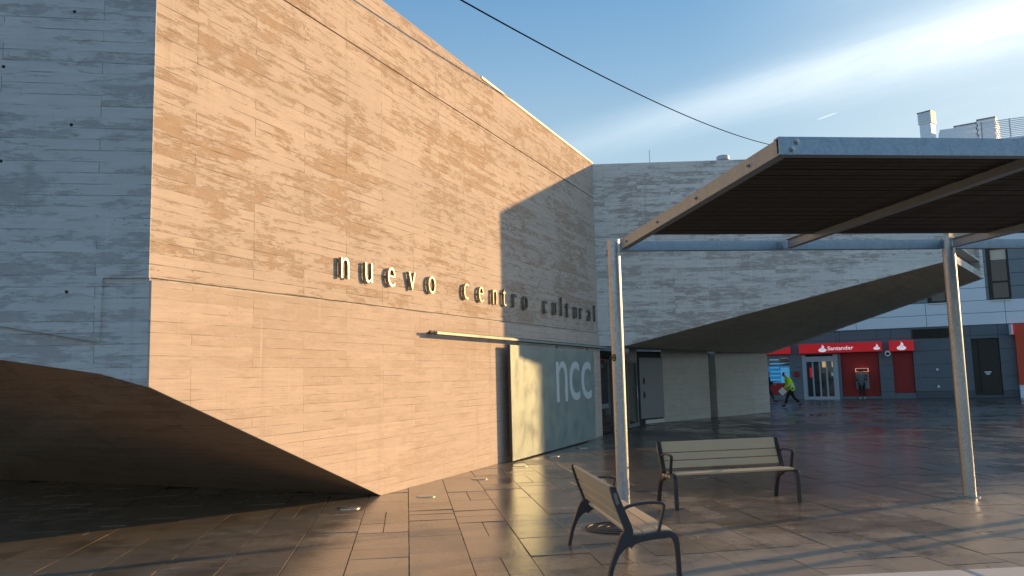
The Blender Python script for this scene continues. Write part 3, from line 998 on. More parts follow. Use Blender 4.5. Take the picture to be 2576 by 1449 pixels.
for dx, zz in ((0.15, 3.59), (0.11, 3.53)):
    bolt(nf + CBv * dx + Vector((0, 0, zz)) - CD * -0.002, CD)
side_n = Vector((CD.y, -CD.x, 0))
if side_n.x > 0:
    side_n = -side_n
for f_ in (0.09, 0.36, 0.62, 0.88):
    bolt(P1 + CBv * 0.06 + CD * (DEP * f_) + Vector((0, 0, 3.55)) + side_n * 0.002, side_n, r=0.011)
for off in crosses[1:4]:
    mm = Matrix.Translation(-P1) @ frame(P1 + CBv * off, CBv)
    br = MB().box(-0.11, -0.008, -0.012, -0.002, Z0 + 0.014, Z1 - 0.014).build('bracket', M['steel_beam'], cn, mm)
    for bxx, bz in ((-0.085, 3.585), (-0.04, 3.53)):
        MB().tube([(bxx, -0.012, bz), (bxx, -0.03, bz)], 0.011, 6).build('bolt', M['bolt'], br)
# timber slats between the cross beams
D0, D1 = 0.80, DEP - 0.09
ns = 34
pit = (D1 - D0) / ns
for bay in range(len(crosses) - 1):
    a, b = crosses[bay] + (0.085 if bay == 0 else 0.018), crosses[bay + 1] - 0.018
    me = MB().box(0, b - a, -pit * 0.44, pit * 0.44, 0, 0.028).mesh('roof_slat'); me.materials.append(M['slat'])
    for k in range(ns):
        o = bpy.data.objects.new('roof_slat', me); COL.objects.link(o); o.parent = cn
        q = P1 + CBv * a + CD * (D0 + (k + 0.5) * pit)
        o.matrix_local = Matrix.Translation(-P1) @ frame(q + Vector((0, 0, 3.575 + R.uniform(-0.002, 0.002))), CBv)
# steel angle at the far edge of the slats, sheet above
mm = Matrix.Translation(-P1) @ frame(P1 + CBv * 0.085 + CD * (D0 - 0.02), CBv)
MB().box(0, TOT - 0.17, -0.012, 0.012, 3.57, 3.61).build('edge_angle', M['steel_beam'], cn, mm)
mm = Matrix.Translation(-P1) @ frame(P1 + CBv * 0.07 + CD * (D1 - 0.02), CBv)
MB().box(0, TOT - 0.1, 0.0, D1 - D0 - 0.03, 3.606, 3.612).build('roof_sheet', M['black_metal'], cn, mm)
# small warning sticker on the near-left post
a = math.radians(222)
q = project(P1)
stz = at_depth(1553, 900, P1.y).z
sm = frame(Vector((0.0855 * math.cos(a), 0.0855 * math.sin(a), stz)), Vector((-math.sin(a), math.cos(a), 0)))
stk = MB().prism([(0.034 * math.cos(2 * math.pi * k / 20), 0.05 * math.sin(2 * math.pi * k / 20)) for k in range(20)], -0.004, 0.002, XZ).build('sticker', M['iron'], cn, sm)
for k in range(4):
    an = math.pi / 4 + k * math.pi / 2
    MB().prism([(0.006 * math.cos(an), 0.006 * math.sin(an)), (0.028 * math.cos(an - 0.35), 0.04 * math.sin(an - 0.35)), (0.028 * math.cos(an + 0.35), 0.04 * math.sin(an + 0.35))], -0.006, -0.004, XZ).build('sticker_mark', plain('yellow_print', (0.45, 0.33, 0.03), 0.6) if k == 0 else bpy.data.materials['yellow_print'], stk)

# lamp post just outside the picture, its shadow crosses the paving
lp = thing('lamp_post', 'slim grey lamp post standing right of the shelter', 'lamp post', (13.5, 12.75, 0))
MB().tube([(0, 0, 0), (0, 0, 3.0), (0, 0, 5.5)], [0.075, 0.06, 0.045], 16).build('pole', M['steel'], lp)
MB().tube([(0, 0, 5.4), (0, 0, 5.55), (0, 0, 5.9), (0, 0, 6.0)], [0.06, 0.2, 0.2, 0.08], 16).build('lamp_head', M['alu'], lp)

# overhead cable
ca = at_depth(1160, 0, 13.0); cbp = at_depth(2080, 374, 46.0)
dv = cbp - ca
cpts = []
for k in range(-8, 41):
    s_ = k / 40
    q = ca + dv * s_
    q.z -= 4 * 0.9 * s_ * (1 - s_)
    cpts.append(q)
tag(MB().tube([q - ca for q in cpts], 0.016, 6).build('overhead_cable', M['cable'], None, Matrix.Translation(ca)), 'black overhead cable sagging across the blue sky', 'cable')

# ------------------------------------------------------------------ benches
def band(pl, x0, x1):
    """pl: list of (y, z, half thickness) swept in the side plane -> prism between x0 and x1"""
    left, right = [], []
    for i, (y, z, h) in enumerate(pl):
        a = Vector((pl[max(i - 1, 0)][0], pl[max(i - 1, 0)][1])); b = Vector((pl[min(i + 1, len(pl) - 1)][0], pl[min(i + 1, len(pl) - 1)][1]))
        d = (b - a).normalized(); n = Vector((-d.y, d.x))
        left.append((y + n.x * h, z + n.y * h)); right.append((y - n.x * h, z - n.y * h))
    mbb = MB()
    n = len(pl)
    vs = [(x, *p) for x in (x0, x1) for p in left + right]
    fs = []
    m2 = 2 * n
    for i in range(n - 1):
        fs.append((i, i + 1, n + i + 1, n + i))
        fs.append((m2 + i, m2 + n + i, m2 + n + i + 1, m2 + i + 1))
        fs.append((i, m2 + i, m2 + i + 1, i + 1))
        fs.append((n + i, n + i + 1, m2 + n + i + 1, m2 + n + i))
    fs.append((0, n, m2 + n, m2)); fs.append((n - 1, m2 + n - 1, m2 + 2 * n - 1, 2 * n - 1))
    return mbb.add(vs, fs)


def smooth_path(pts, k=5):
    """Catmull-Rom through control rows"""
    out = []
    P = [pts[0]] + list(pts) + [pts[-1]]
    for i in range(1, len(P) - 2):
        for j in range(k):
            t = j / k
            row = []
            for c in range(len(pts[0])):
                p0, p1, p2, p3 = (P[i + e][c] for e in (-1, 0, 1, 2))
                row.append(0.5 * (2 * p1 + (p2 - p0) * t + (2 * p0 - 5 * p1 + 4 * p2 - p3) * t * t + (3 * p1 - p0 - 3 * p2 + p3) * t ** 3))
            out.append(tuple(row))
    out.append(pts[-1])
    return out


BLEN = 1.80


def make_bench(label, mat):
    t = thing('park_bench', label, 'bench', matrix=mat, group='tan slatted benches with dark metal frames')
    # local x along the bench, y towards the front, z up; origin at the rear foot
    for x in (0.0, BLEN):
        x0, x1 = x - 0.028, x + 0.028
        fr = band(smooth_path([(0.0, 0.0, 0.017), (0.045, 0.18, 0.018), (0.105, 0.32, 0.026), (0.165, 0.415, 0.045), (0.20, 0.47, 0.036), (0.155, 0.6, 0.033), (0.105, 0.73, 0.03), (0.075, 0.83, 0.026), (0.072, 0.845, 0.02)]), x0, x1)
        fr.build('back_upright', M['frame'], t, bevel=0.006)
        fl = band(smooth_path([(0.63, 0.0, 0.017), (0.625, 0.2, 0.018), (0.618, 0.34, 0.02), (0.60, 0.405, 0.026), (0.55, 0.43, 0.027), (0.45, 0.425, 0.026), (0.33, 0.41, 0.028), (0.24, 0.395, 0.036), (0.185, 0.36, 0.045)]), x0 + 0.001, x1 - 0.001)
        fl.build('seat_frame', M['frame'], t, bevel=0.006)
        gs = band(smooth_path([(0.095, 0.27, 0.006), (0.14, 0.335, 0.02), (0.2, 0.375, 0.022), (0.28, 0.395, 0.008)]), x0 + 0.004, x1 - 0.004)
        gs.build('gusset', M['frame'], t)
        ar = band(smooth_path([(0.13, 0.64, 0.011), (0.22, 0.68, 0.011), (0.36, 0.70, 0.011), (0.48, 0.695, 0.011), (0.515, 0.68, 0.011), (0.515, 0.65, 0.011), (0.49, 0.56, 0.011), (0.46, 0.44, 0.011)]), x0 + 0.008, x1 - 0.008)
        ar.build('armrest', M['frame'], t, bevel=0.004)
        xo = x0 - 0.003 if x == 0 else x1 - 0.001
        band([(0.108, 0.70, 0.015), (0.085, 0.795, 0.014)], xo, xo + 0.004).build('end_plate', M['end_plate'], t)
        for yy in (0.28, 0.38, 0.48):
            MB().box(xo - 0.001, xo + 0.004, yy - 0.035, yy + 0.035, 0.40, 0.435).build('slat_end', M['frame'] if x else M['bench_slat'], t)
    xa, xb = 0.03, BLEN - 0.03
    # three back slats
    for (y0, z0, y1, z1) in ((0.185, 0.492, 0.152, 0.583), (0.146, 0.595, 0.113, 0.688), (0.108, 0.700, 0.062, 0.845)):
        d = Vector((y1 - y0, z1 - z0)); n = Vector((d.y, -d.x)).normalized() * 0.014
        MB().prism([(y0 - n.x, z0 - n.y), (y1 - n.x, z1 - n.y), (y1 + n.x, z1 + n.y), (y0 + n.x, z0 + n.y)], xa, xb, lambda a, b, dd: (dd, a + 0.012, b)).build('back_slat', M['bench_slat'], t, bevel=0.007)
    for (y0, z0, y1, z1) in ((0.215, 0.432, 0.325, 0.440), (0.337, 0.441, 0.45, 0.452), (0.462, 0.453, 0.595, 0.447)):
        MB().prism([(y0, z0 - 0.012), (y1, z1 - 0.012), (y1, z1 + 0.014), (y0, z0 + 0.014)], xa, xb, lambda a, b, dd: (dd, a, b)).build('seat_slat', M['bench_slat'], t, bevel=0.008)
    return t


def bench_matrix(p, e):
    e = Vector(e).normalized(); fz = Vector((e.y, -e.x, 0))
    mm = Matrix.Identity(4)
    for i in range(3):
        mm[i][0] = e[i]; mm[i][1] = fz[i]; mm[i][2] = (0, 0, 1)[i]; mm[i][3] = p[i]
    return mm


LR, RR = gnd(1657.6, 1264.8), gnd(1942.6, 1248)
e2 = (RR - LR); e2.z = 0
make_bench('tan slatted bench facing the viewer, standing behind the steel post', bench_matrix(LR, e2))
RL = gnd(1432, 1372)
e1 = Vector((0.112, -0.994, 0)).normalized()
# this bench turns its back to the sunlit wall: its local x runs from the near end to the far end
near_end = RL + e1 * BLEN
mm = Matrix.Identity(4)
ex = -e1; fy = Vector((-e1.y, e1.x, 0))
mm = Matrix(((e1.x, fy.x, 0, RL.x), (e1.y, fy.y, 0, RL.y), (0, 0, 1, 0), (0, 0, 0, 1)))
make_bench('nearest tan slatted bench seen from behind, back turned to the sunlit wall', mm)

# pale stone blocks in the lower right corner
s0 = gnd(2062, 1447, 0.45); s1 = gnd(2420, 1431, 0.45); s2 = gnd(2576, 1424, 0.45)
sd = (s2 - s0); sd.z = 0; sd.normalize()
LNB = (s1 - s0).length
for k, (a, b, lb) in enumerate(((0.0, LNB - 0.006, 'pale stone seat block with a rounded end at the bottom edge of the view'), (LNB + 0.006, LNB + 1.9, 'pale stone seat block running out of the lower right corner'))):
    mmx = frame(s0 * 1.0 - Vector((0, 0, 0.45)), sd)
    tag(MB().box(a, b, -0.55, 0.0, 0, 0.45).build('stone_block', M['stone'], None, mmx, bevel=0.02), lb, 'seat', 'pale stone seat blocks')

# ------------------------------------------------------------------ bank across the plaza
BK0 = gnd(1940, 1006); BK1 = gnd(2576, 1000)
KD = (BK1 - BK0).normalized(); KN = Vector((KD.y, -KD.x, 0))
FK = frame(BK0, KD); FKI = FK.inverted()


def bk(px, py, out=0.0):
    p = FKI @ on_plane(px, py, BK0 + KN * out, KN)
    return p.x, p.z


def c5(x, y):
    return 1886.8 + 0.2676 * x, 817.6 + 0.2676 * y


def c1(x, y):
    return (2900 + x * 0.5522) / 1.59, (900 + y * 0.5522) / 1.59


bank = thing('bank_building', 'white and grey panelled building with a red-fronted bank branch across the plaza', 'building', matrix=FK)


def rect(name, mat, q0, q1, d0, d1, parent=bank, conv=c5):
    """rectangle given by two opposite corners on the facade, depth d0..d1 (negative is proud)"""
    u0, z0 = bk(*conv(*q0)); u1, z1 = bk(*conv(*q1))
    u0, u1 = min(u0, u1), max(u0, u1); z0, z1 = min(z0, z1), max(z0, z1)
    return MB().box(u0, u1, d0, d1, z0, z1).build(name, mat, parent), (u0, u1, z0, z1)


ZW = (bk(2081, 835)[1] + bk(2483, 815)[1]) / 2       # underside of the white band
ZT = bk(2540, 352)[1]                                 # parapet
U1 = 17.0
MB().box(-14, U1, 0.3, 14, 0, ZT - 0.2).build('core', M['granite'], bank)
# window openings of the lower front are dark boxes set back; the granite cladding is laid as slabs around them
openings = []
def opening(q0, q1, conv=c5):
    u0, z0 = bk(*conv(*q0)); u1, z1 = bk(*conv(*q1))
    r_ = (min(u0, u1), max(u0, u1), min(z0, z1), max(z0, z1)); openings.append(r_); return r_


o_door = opening((485, 285), (848, 702))
o_red1 = opening((848, 262), (1236, 668))
o_red2 = opening((1335, 250), (1560, 638))
o_blk = opening((2075, 130), (2385, 655))
o_left = opening((60, 285), (385, 655))
slab_h = 0.78
zc = 0.0
xs_edges = sorted(set([-4.0, U1] + [round(v, 3) for o_ in openings for v in o_[:2]]))
zz = [0.0, 0.42] + [0.42 + slab_h * k for k in range(1, 12) if 0.42 + slab_h * k < ZW - 0.15] + [ZW]
for zi in range(len(zz) - 1):
    z0, z1 = zz[zi], zz[zi + 1]
    for xi in range(len(xs_edges) - 1):
        a, b = xs_edges[xi], xs_edges[xi + 1]
        if b - a < 0.03:
            continue
        segs = [(z0, z1)]
        for o_ in openings:
            if o_[0] - 0.01 < (a + b) / 2 < o_[1] + 0.01:
                ns_ = []
                for s0_, s1_ in segs:
                    if s1_ <= o_[2] or s0_ >= o_[3]:
                        ns_.append((s0_, s1_))
                    else:
                        if o_[2] - s0_ > 0.03: ns_.append((s0_, o_[2]))
                        if s1_ - o_[3] > 0.03: ns_.append((o_[3], s1_))
                segs = ns_
        parts = max(1, round((b - a) / 2.2))
        for s0_, s1_ in segs:
            for k in range(parts):
                MB().box(a + (b - a) * k / parts + 0.008, a + (b - a) * (k + 1) / parts - 0.008, R.uniform(-0.006, 0.004) - (0.03 if zi == 0 else 0), 0.3, s0_ + 0.008, s1_ - 0.008).build('granite_slab', M['granite2'] if (zi == 0 and a > 8) else M['granite'], bank)
# backs of the openings
for o_, mt in ((o_door, M['dark']), (o_red1, M['red_dark']), (o_red2, M['red_dark']), (o_blk, M['black_metal'])):
    MB().box(o_[0], o_[1], 0.22, 0.299, o_[2], o_[3]).build('infill_panel', mt, bank)
# left shop window
rect('lintel_panel', M['panel_grey'], (60, 285), (385, 320), 0.1, 0.28)
rect('shop_window', M['glass'], (60, 322), (385, 383), 0.1, 0.28)
scr, su = rect('window_poster', M['screen'], (60, 386), (385, 548), 0.1, 0.28)
rect('poster_panel', M['screen_pale'], (285, 405), (380, 548), 0.09, 0.098, scr, c5)
for k in range(5):
    u0 = su[0] + (su[1] - su[0]) * 0.72
    MB().box(u0, u0 + 0.9, 0.084, 0.089, su[2] + 0.35 + 0.3 * k, su[2] + 0.39 + 0.3 * k).build('print_line', M['white'], scr)
for k in range(6):
    u0 = su[0] + (su[1] - su[0]) * 0.40
    MB().box(u0, u0 + R.uniform(0.5, 1.1), 0.094, 0.0985, su[2] + 0.2 + 0.25 * k, su[2] + 0.28 + 0.25 * k).build('print_line', M['screen_pale'], scr)
rect('poster_base', M['red_dark'], (60, 550), (385, 653), 0.08, 0.28)
# glazed door: frame, leaves, panes
dfr = MB()
u0, u1, z0, z1 = o_door
dfr.box(u0, u0 + 0.2, -0.02, 0.2, z0, z1); dfr.box(u1 - 0.25, u1, -0.02, 0.2, z0, z1); dfr.box(u0 + 0.2, u1 - 0.25, -0.06, 0.2, z1 - 0.42, z1 - 0.1)
dfr.box(u0 + 0.2, u1 - 0.25, 0.0, 0.2, z0, z0 + 0.12)
dd = dfr.build('door_frame', M['alu'], bank)
lw = (u1 - 0.25 - u0 - 0.2) / 4
for k in range(4):
    a = u0 + 0.2 + lw * k
    lf = MB()
    lf.box(a, a + 0.045, 0.03, 0.12, z0 + 0.12, z1 - 0.42); lf.box(a + lw - 0.045, a + lw, 0.03, 0.12, z0 + 0.12, z1 - 0.42)
    lf.box(a + 0.045, a + lw - 0.045, 0.03, 0.12, z0 + 0.12, z0 + 0.2)
    lf.build('leaf_frame', M['alu'], dd)
    MB().box(a + 0.045, a + lw - 0.045, 0.07, 0.08, z0 + 0.2, z1 - 0.42).build('pane', M['glass'], dd)
for (fa, fb, za, zb_) in ((0.56, 0.66, 0.72, 0.9), (0.83, 0.93, 0.72, 0.95), (0.2, 0.28, 0.5, 0.72)):
    MB().box(u0 + (u1 - u0) * fa, u0 + (u1 - u0) * fb, 0.064, 0.069, z0 + (z1 - z0) * za, z0 + (z1 - z0) * zb_).build('lit_display', M['lit_warm'] if fa > 0.3 else M['lit_red'], dd)
MB().box(u0 + (u1 - u0) * 0.80, u0 + (u1 - u0) * 0.87, 0.06, 0.069, z0 + (z1 - z0) * 0.52, z0 + (z1 - z0) * 0.6).build('notice', M['white'], dd)


# red sign boxes with the flame emblem
def emblem_parts(parent, cx, cz, s, y):
    """flame over an oval bowl, one raised plate with two slits"""
    bowl = [(cx + s * 0.5 * math.cos(a), cz - s * 0.16 + s * 0.25 * math.sin(a)) for a in [2 * math.pi * k / 28 for k in range(28)]]
    MB().prism(bowl, y - 0.012, y, XZ).build('emblem_bowl', M['lit_white'], parent)
    for dx, h_, wd in ((-0.03, 0.66, 0.17), (0.13, 0.46, 0.12)):
        c = [(-wd, -0.05), (-wd * 0.9, 0.12), (-wd * 0.2, 0.3), (0.03, 0.46), (0.0, h_ + 0.0), (wd * 0.55, h_ * 0.72), (wd * 0.8, 0.32), (wd * 0.75, 0.12), (wd, -0.05)]
        MB().prism([(cx + s * (dx + a), cz + s * b) for a, b in c], y - 0.013, y - 0.0005, XZ).build('emblem_flame', M['lit_white'], parent)
    for dx in (-0.12, 0.05):
        c = [(-0.03, 0.26), (0.0, 0.3), (0.12, -0.1), (0.085, -0.16)]
        MB().prism([(cx + s * (dx + a), cz + s * b) for a, b in c], y - 0.016, y - 0.0135, XZ).build('emblem_slit', M['lit_red'], parent)


def sign_box(q0, q1, label, grp='red bank signs with a white flame'):
    u0, z0 = bk(*c5(*q0), 0.35); u1, z1 = bk(*c5(*q1), 0.35)
    z0, z1 = min(z0, z1), max(z0, z1)
    t = thing('shop_sign', label, 'sign', matrix=FK @ Matrix.Translation((u0, -0.002 - 0.035, z0)), group=grp)
    MB().box(0, u1 - u0, -0.32, 0, 0, z1 - z0).build('sign_box', M['lit_red'], t, bevel=0.01)
    return t, u1 - u0, z1 - z0


s1_, w1, h1 = sign_box((462, 270), (1235, 156), 'wide red sign reading Santander with a white flame over the glazed doors')
me = text_mesh('Santander', 1.0, 0.01, bold=0.012)
b0, b1, c0, c1z = bounds(me)
ua = bk(*c5(728, 215), 0.35)[0] - bk(*c5(462, 270), 0.35)[0]; ub = bk(*c5(970, 210), 0.35)[0] - bk(*c5(462, 270), 0.35)[0]
for v in me.vertices:
    v.co.x = (v.co.x - b0) / (b1 - b0) * (ub - ua) + ua
    v.co.z = (v.co.z - c0) / (c1z - c0) * h1 * 0.42 + h1 * 0.27
    v.co.y = v.co.y - 0.335
link('lettering', me, M['lit_white'], s1_)
emblem_parts(s1_, ua - 0.3, h1 * 0.43, 0.46, -0.321)
emblem_parts(s1_, w1 - 0.28, h1 * 0.42, 0.36, -0.321)
s2_, w2_, h2 = sign_box((1310, 248), (1535, 141), 'small square red sign with a white flame beside the wide one')
emblem_parts(s2_, w2_ * 0.5, h2 * 0.42, 0.5, -0.321)
s3_, w3, h3 = sign_box((40, 281), (372, 180), 'plain red sign end above the blue lit poster window')
# cash machine
u0, z0 = bk(*c5(1003, 600)); u1, z1 = bk(*c5(1112, 405))
atm = thing('cash_machine', 'wall cash machine with a lit header in the dark red panel', 'cash machine', matrix=FK @ Matrix.Translation((u0, 0.215, z0)))
AW, AH = u1 - u0, z1 - z0
MB().box(0, AW, -0.2, 0, 0, AH * 0.76).build('fascia', M['end_plate'], atm, bevel=0.01)
hdm = MB(); hdm.box(0, AW, -0.42, 0, AH * 0.82, AH * 0.84); hdm.box(0, AW, -0.42, 0, AH * 0.98, AH); hdm.box(0, 0.04, -0.42, 0, AH * 0.84, AH * 0.98); hdm.box(AW - 0.04, AW, -0.42, 0, AH * 0.84, AH * 0.98)
hdm.build('header_frame', M['lit_pink'], atm)
MB().box(0.04, AW - 0.04, -0.4, 0, AH * 0.845, AH * 0.975).build('header_panel', M['red_dark'], atm)
MB().box(0.1, AW - 0.1, -0.21, -0.2, AH * 0.45, AH * 0.68).build('screen', M['glass'], atm)
MB().box(0.1, AW * 0.6, -0.28, -0.2, AH * 0.25, AH * 0.3).build('keypad_shelf', M['end_plate'], atm)
# small red box, security camera, conduit frame
u0, z0 = bk(*c5(415, 485)); u1, z1 = bk(*c5(460, 437))
t = thing('wall_box', 'small red box on the grey pilaster left of the glazed doors', 'box', matrix=FK @ Matrix.Translation((u0, -0.01, z0)))
MB().box(0, u1 - u0, -0.12, 0, 0, z1 - z0).build('case', M['red_dark'], t, bevel=0.02)
MB().box(0.05, u1 - u0 - 0.05, -0.13, -0.12, (z1 - z0) * 0.72, (z1 - z0) * 0.8).build('slot', M['dark'], t)
u0, z0 = bk(*c5(1293, 264))
t = thing('security_camera', 'small white security camera under the red signs', 'camera', matrix=FK @ Matrix.Translation((u0, -0.01, z0)))
MB().box(-0.05, 0.05, -0.12, 0, -0.02, 0.05).build('arm', M['white'], t)
MB().tube([(0, -0.05, 0), (0, -0.12, 0), (0, -0.4, -0.06), (0, -0.42, -0.06)], [0.08, 0.16, 0.16, 0.12], 14).build('body', M['white'], t, smooth='auto')
MB().tube([(0, -0.42, -0.06), (0, -0.43, -0.062)], 0.1, 14).build('lens', M['dark'], t)
fr = MB()
u0, z0 = bk(*c5(1612, 590)); u1, z1 = bk(*c5(1762, 413))
for a in ((u0, u1, z1 - 0.03, z1), (u1 - 0.03, u1, z0, z1 - 0.03), (u0, u0 + 0.03, z0, z1 - 0.03)):
    fr.box(a[0], a[1], -0.03, 0.0, a[2], a[3])
fr.build('conduit', M['panel_grey'], bank)
for zz_ in (z1 - 0.09, z0):
    MB().box(u1 - 0.07, u1 + 0.05, -0.05, 0.0, zz_, zz_ + 0.12).build('junction_box', M['white'], bank)
# louvred vent above
lu0, lz0 = bk(*c1(1358, 824)); lu1, lz1 = bk(*c1(1632, 745))
MB().box(lu0, lu1, -0.03, -0.01, lz0, lz1).build('vent_backing', M['dark'], bank)
for k in range(7):
    zq = lz0 + (lz1 - lz0) * (k + 0.3) / 7
    MB().box(lu0, lu1, -0.07, -0.035, zq, zq + 0.05).build('vent_blade', M['black_metal'], bank)
# black metal door leaf with handle
u0, u1, z0, z1 = o_blk
bd = MB().box(u0 + 0.35, u1 - 0.02, 0.14, 0.2, z0 + 0.05, z1 - 0.12).build('metal_door', M['black_metal'], bank)
for k, wv in ((0, 0.34), (1, 0.2)):
    hu, hz = bk(*c5(2240, 442 + 18 * k))
    MB().box(hu - wv / 2, hu + wv / 2, 0.09, 0.14, hz - 0.035, hz + 0.035).build('door_handle', M['white'], bd)
# white and grey panels above
pz = [ZW]
ph = bk(2282, 802)[1] - bk(2282, 830)[1]
for yy in (796, 766, 735, 704, 672, 640, 610, 580):
    pz.append(bk(2280, yy)[1])
zq = pz[-1]
while zq < ZT - 0.6:
    zq += pz[-1] - pz[-2]; pz.append(min(zq, ZT))
gu0, gz0 = bk(*c1(1895, 530)); gu0b = gu0
wu0, wu1 = bk(*c1(1470, 575))[0], bk(*c1(1610, 575))[0]
gl0 = bk(*c1(1325, 578))[0]
wr0, wr1 = bk(*c1(1915, 530))[0], bk(*c1(2075, 530))[0]
for i in range(len(pz) - 1):
    z0, z1 = pz[i], pz[i + 1]
    # spans along the facade at this course
    spans = []
    lvl = i
    winrow = 2 <= lvl <= 5 or 8 <= lvl <= 11
    if winrow:
        spans = [(-4.0, gl0 - 3, 'panel_white'), (gl0 - 3, wu0, 'panel_grey'), (wu1, gu0, 'panel_white'), (gu0, wr0, 'panel_grey'), (wr1, U1, 'panel_grey')]
    else:
        spans = [(-4.0, 1.5, 'panel_white'), (1.5, 5.2, 'panel_white'), (5.2, 9.0, 'panel_white'), (9.0, 13.0, 'panel_white'), (13.0, U1, 'panel_white')]
    for a, b, mk in spans:
        if b - a > 0.05:
            MB().box(a + 0.012, b - 0.012, -0.06, 0.3, z0 + 0.012, z1 - 0.012).build('cladding_panel', M[mk], bank)
for lv0, lv1 in ((2, 6), (8, 12)):
    if lv1 >= len(pz):
        continue
    z0, z1 = pz[lv0], pz[lv1]
    for a, b in ((wu0, wu1), (wr0, wr1)):
        wf = MB()
        wf.box(a, a + 0.22, -0.02, 0.25, z0, z1); wf.box(b - 0.07, b, -0.02, 0.25, z0, z1); wf.box(a + 0.22, b - 0.07, -0.02, 0.25, z1 - 0.1, z1); wf.box(a + 0.22, b - 0.07, -0.02, 0.25, z0, z0 + 0.1)
        wf.box(a + 0.22, b - 0.07, -0.02, 0.25, z0 + (z1 - z0) * 0.33, z0 + (z1 - z0) * 0.33 + 0.08)
        wo_ = wf.build('window', M['black_metal'], bank)
        MB().box(a + 0.22, b - 0.07, 0.12, 0.14, z0 + 0.1, z1 - 0.1).build('pane', M['glass'], wo_)
        MB().box(a + 0.22, b - 0.07, 0.09, 0.11, z1 - 0.1 - (z1 - z0) * 0.2, z1 - 0.1).build('blind', M['copper'], wo_)
        MB().box(a, b, -0.14, -0.03, z0 - 0.07, z0 - 0.015).build('sill', M['white'], wo_)
# parapet rises to the right behind the shelter roof; chimney and plant
MB().box(-4.0, U1, -0.08, 0.4, ZT, ZT + 0.12).build('parapet', M['panel_white'], bank)
MB().box(-4.0, U1, 0.4, 14, ZT - 0.2, ZT).build('roof', M['base'], bank)


def louvre_box(name, parent, x0, x1, y0, y1, z0, z1, nb_, mat):
    """box with a stack of blades standing proud of its front and its right side"""
    b_ = MB().box(x0 + 0.05, x1 - 0.05, y0 + 0.05, y1 - 0.05, z0, z1).build(name, mat, parent)
    for k in range(nb_):
        zz_ = z0 + (z1 - z0) * (k + 0.25) / nb_
        d_ = (z1 - z0) / nb_ * 0.55
        MB().box(x0, x1, y0, y1, zz_, zz_ + d_).build('louvre_blade', mat, b_)
    MB().box(x0 - 0.02, x1 + 0.02, y0 - 0.02, y1 + 0.02, z1, z1 + 0.06).build('cap', M['panel_grey'], b_)
    return b_


def bkd(px, py, out):
    return bk(px, py, out)


YD = 3.0
cu0, cz0 = bk(2313, 347, -YD); cu1, cz1 = bk(2346, 330, -YD); ctop = bk(2340, 283, -YD)[1]; cmid = bk(2340, 312, -YD)[1]
ch = thing('chimney', 'tall white square chimney with a louvred head on the bank roof', 'chimney', matrix=FK @ Matrix.Translation((cu0, YD, ZT)) @ Matrix.Rotation(math.radians(-24), 4, 'Z'))
CWd = cu1 - cu0
MB().box(0.06, CWd - 0.02, 0, CWd * 0.9, -0.05, cmid - ZT).build('shaft', M['panel_white'], ch)
louvre_box('louvred_head', ch, 0, CWd + 0.04, -0.06, CWd * 0.9 + 0.05, cmid - ZT, ctop - ZT, 7, M['panel_white'])
pu0, pz0 = bk(2400, 335, -3.4); pu1, pz1 = bk(2505, 318, -3.4)
pl_ = thing('plant_enclosure', 'long low white louvred plant enclosure on the bank roof', 'plant room', matrix=FK @ Matrix.Translation((pu0, 3.4, ZT)) @ Matrix.Rotation(math.radians(-12), 4, 'Z'))
louvre_box('enclosure', pl_, 0, (pu1 - pu0) * 0.55, 0.1, 2.0, 0, bk(2440, 313, -3.4)[1] - ZT, 6, M['panel_white'])
louvre_box('enclosure', pl_, (pu1 - pu0) * 0.56, pu1 - pu0, 0, 2.2, 0, bk(2480, 303, -3.4)[1] - ZT, 7, M['panel_white'])
ru0, rz0 = bk(2365, 340, -1.4); ru1, rz1 = bk(2430, 325, -1.4)
MB().box(ru0, ru1, 1.4, 2.6, ZT, (rz1 + rz0) / 2 + 0.25).build('stair_head', M['panel_white'], bank)
fu0 = bk(2470, 330, -0.6)[0]
fz1 = bk(2560, 300, -0.6)[1]
fe = thing('roof_screen', 'white slatted screen along the bank roof at the right edge of the view', 'screen', matrix=FK @ Matrix.Translation((fu0, 0.6, ZT + 0.12)))
fl_ = U1 - fu0
fh = max(0.9, fz1 - ZT)
for k in range(4):
    MB().box(fl_ * k / 3 - 0.03, fl_ * k / 3 + 0.03, -0.03, 0.03, 0, fh).build('post', M['panel_grey'], fe)
nsl = 12
for k in range(nsl):
    MB().box(0.0, fl_, -0.05, -0.035, fh * (k + 0.2) / nsl, fh * (k + 0.75) / nsl).build('slat', M['panel_white'], fe)
# orange sign and small projecting sign at the right edge
u0, z0 = bk(2566, 968, 0.5); u1, z1 = bk(2600, 812, 0.5)
t = thing('orange_sign_panel', 'tall orange shopfront panel at the right edge of the view', 'sign', matrix=FK @ Matrix.Translation((u0, -0.06, z0)))
MB().box(0, u1 - u0, -0.35, 0, 0, z1 - z0).build('panel', M['orange'], t)
MB().box(0.02, u1 - u0, -0.3, 0, -z0, 0).build('plinth', M['panel_white'], t)
u0, z0 = bk(2541, 842, 0.4); u1, z1 = bk(2551, 816, 0.4)
t = thing('projecting_sign', 'small red projecting sign with a white edge near the orange panel', 'sign', matrix=FK @ Matrix.Translation((u0, -0.06, z0)))
MB().box(0.09, 0.16, -0.9, 0, 0, z1 - z0).build('panel', M['lit_red'], t)
MB().box(0.0, 0.09, -0.9, -0.0, 0, z1 - z0).build('edge', M['white'], t)
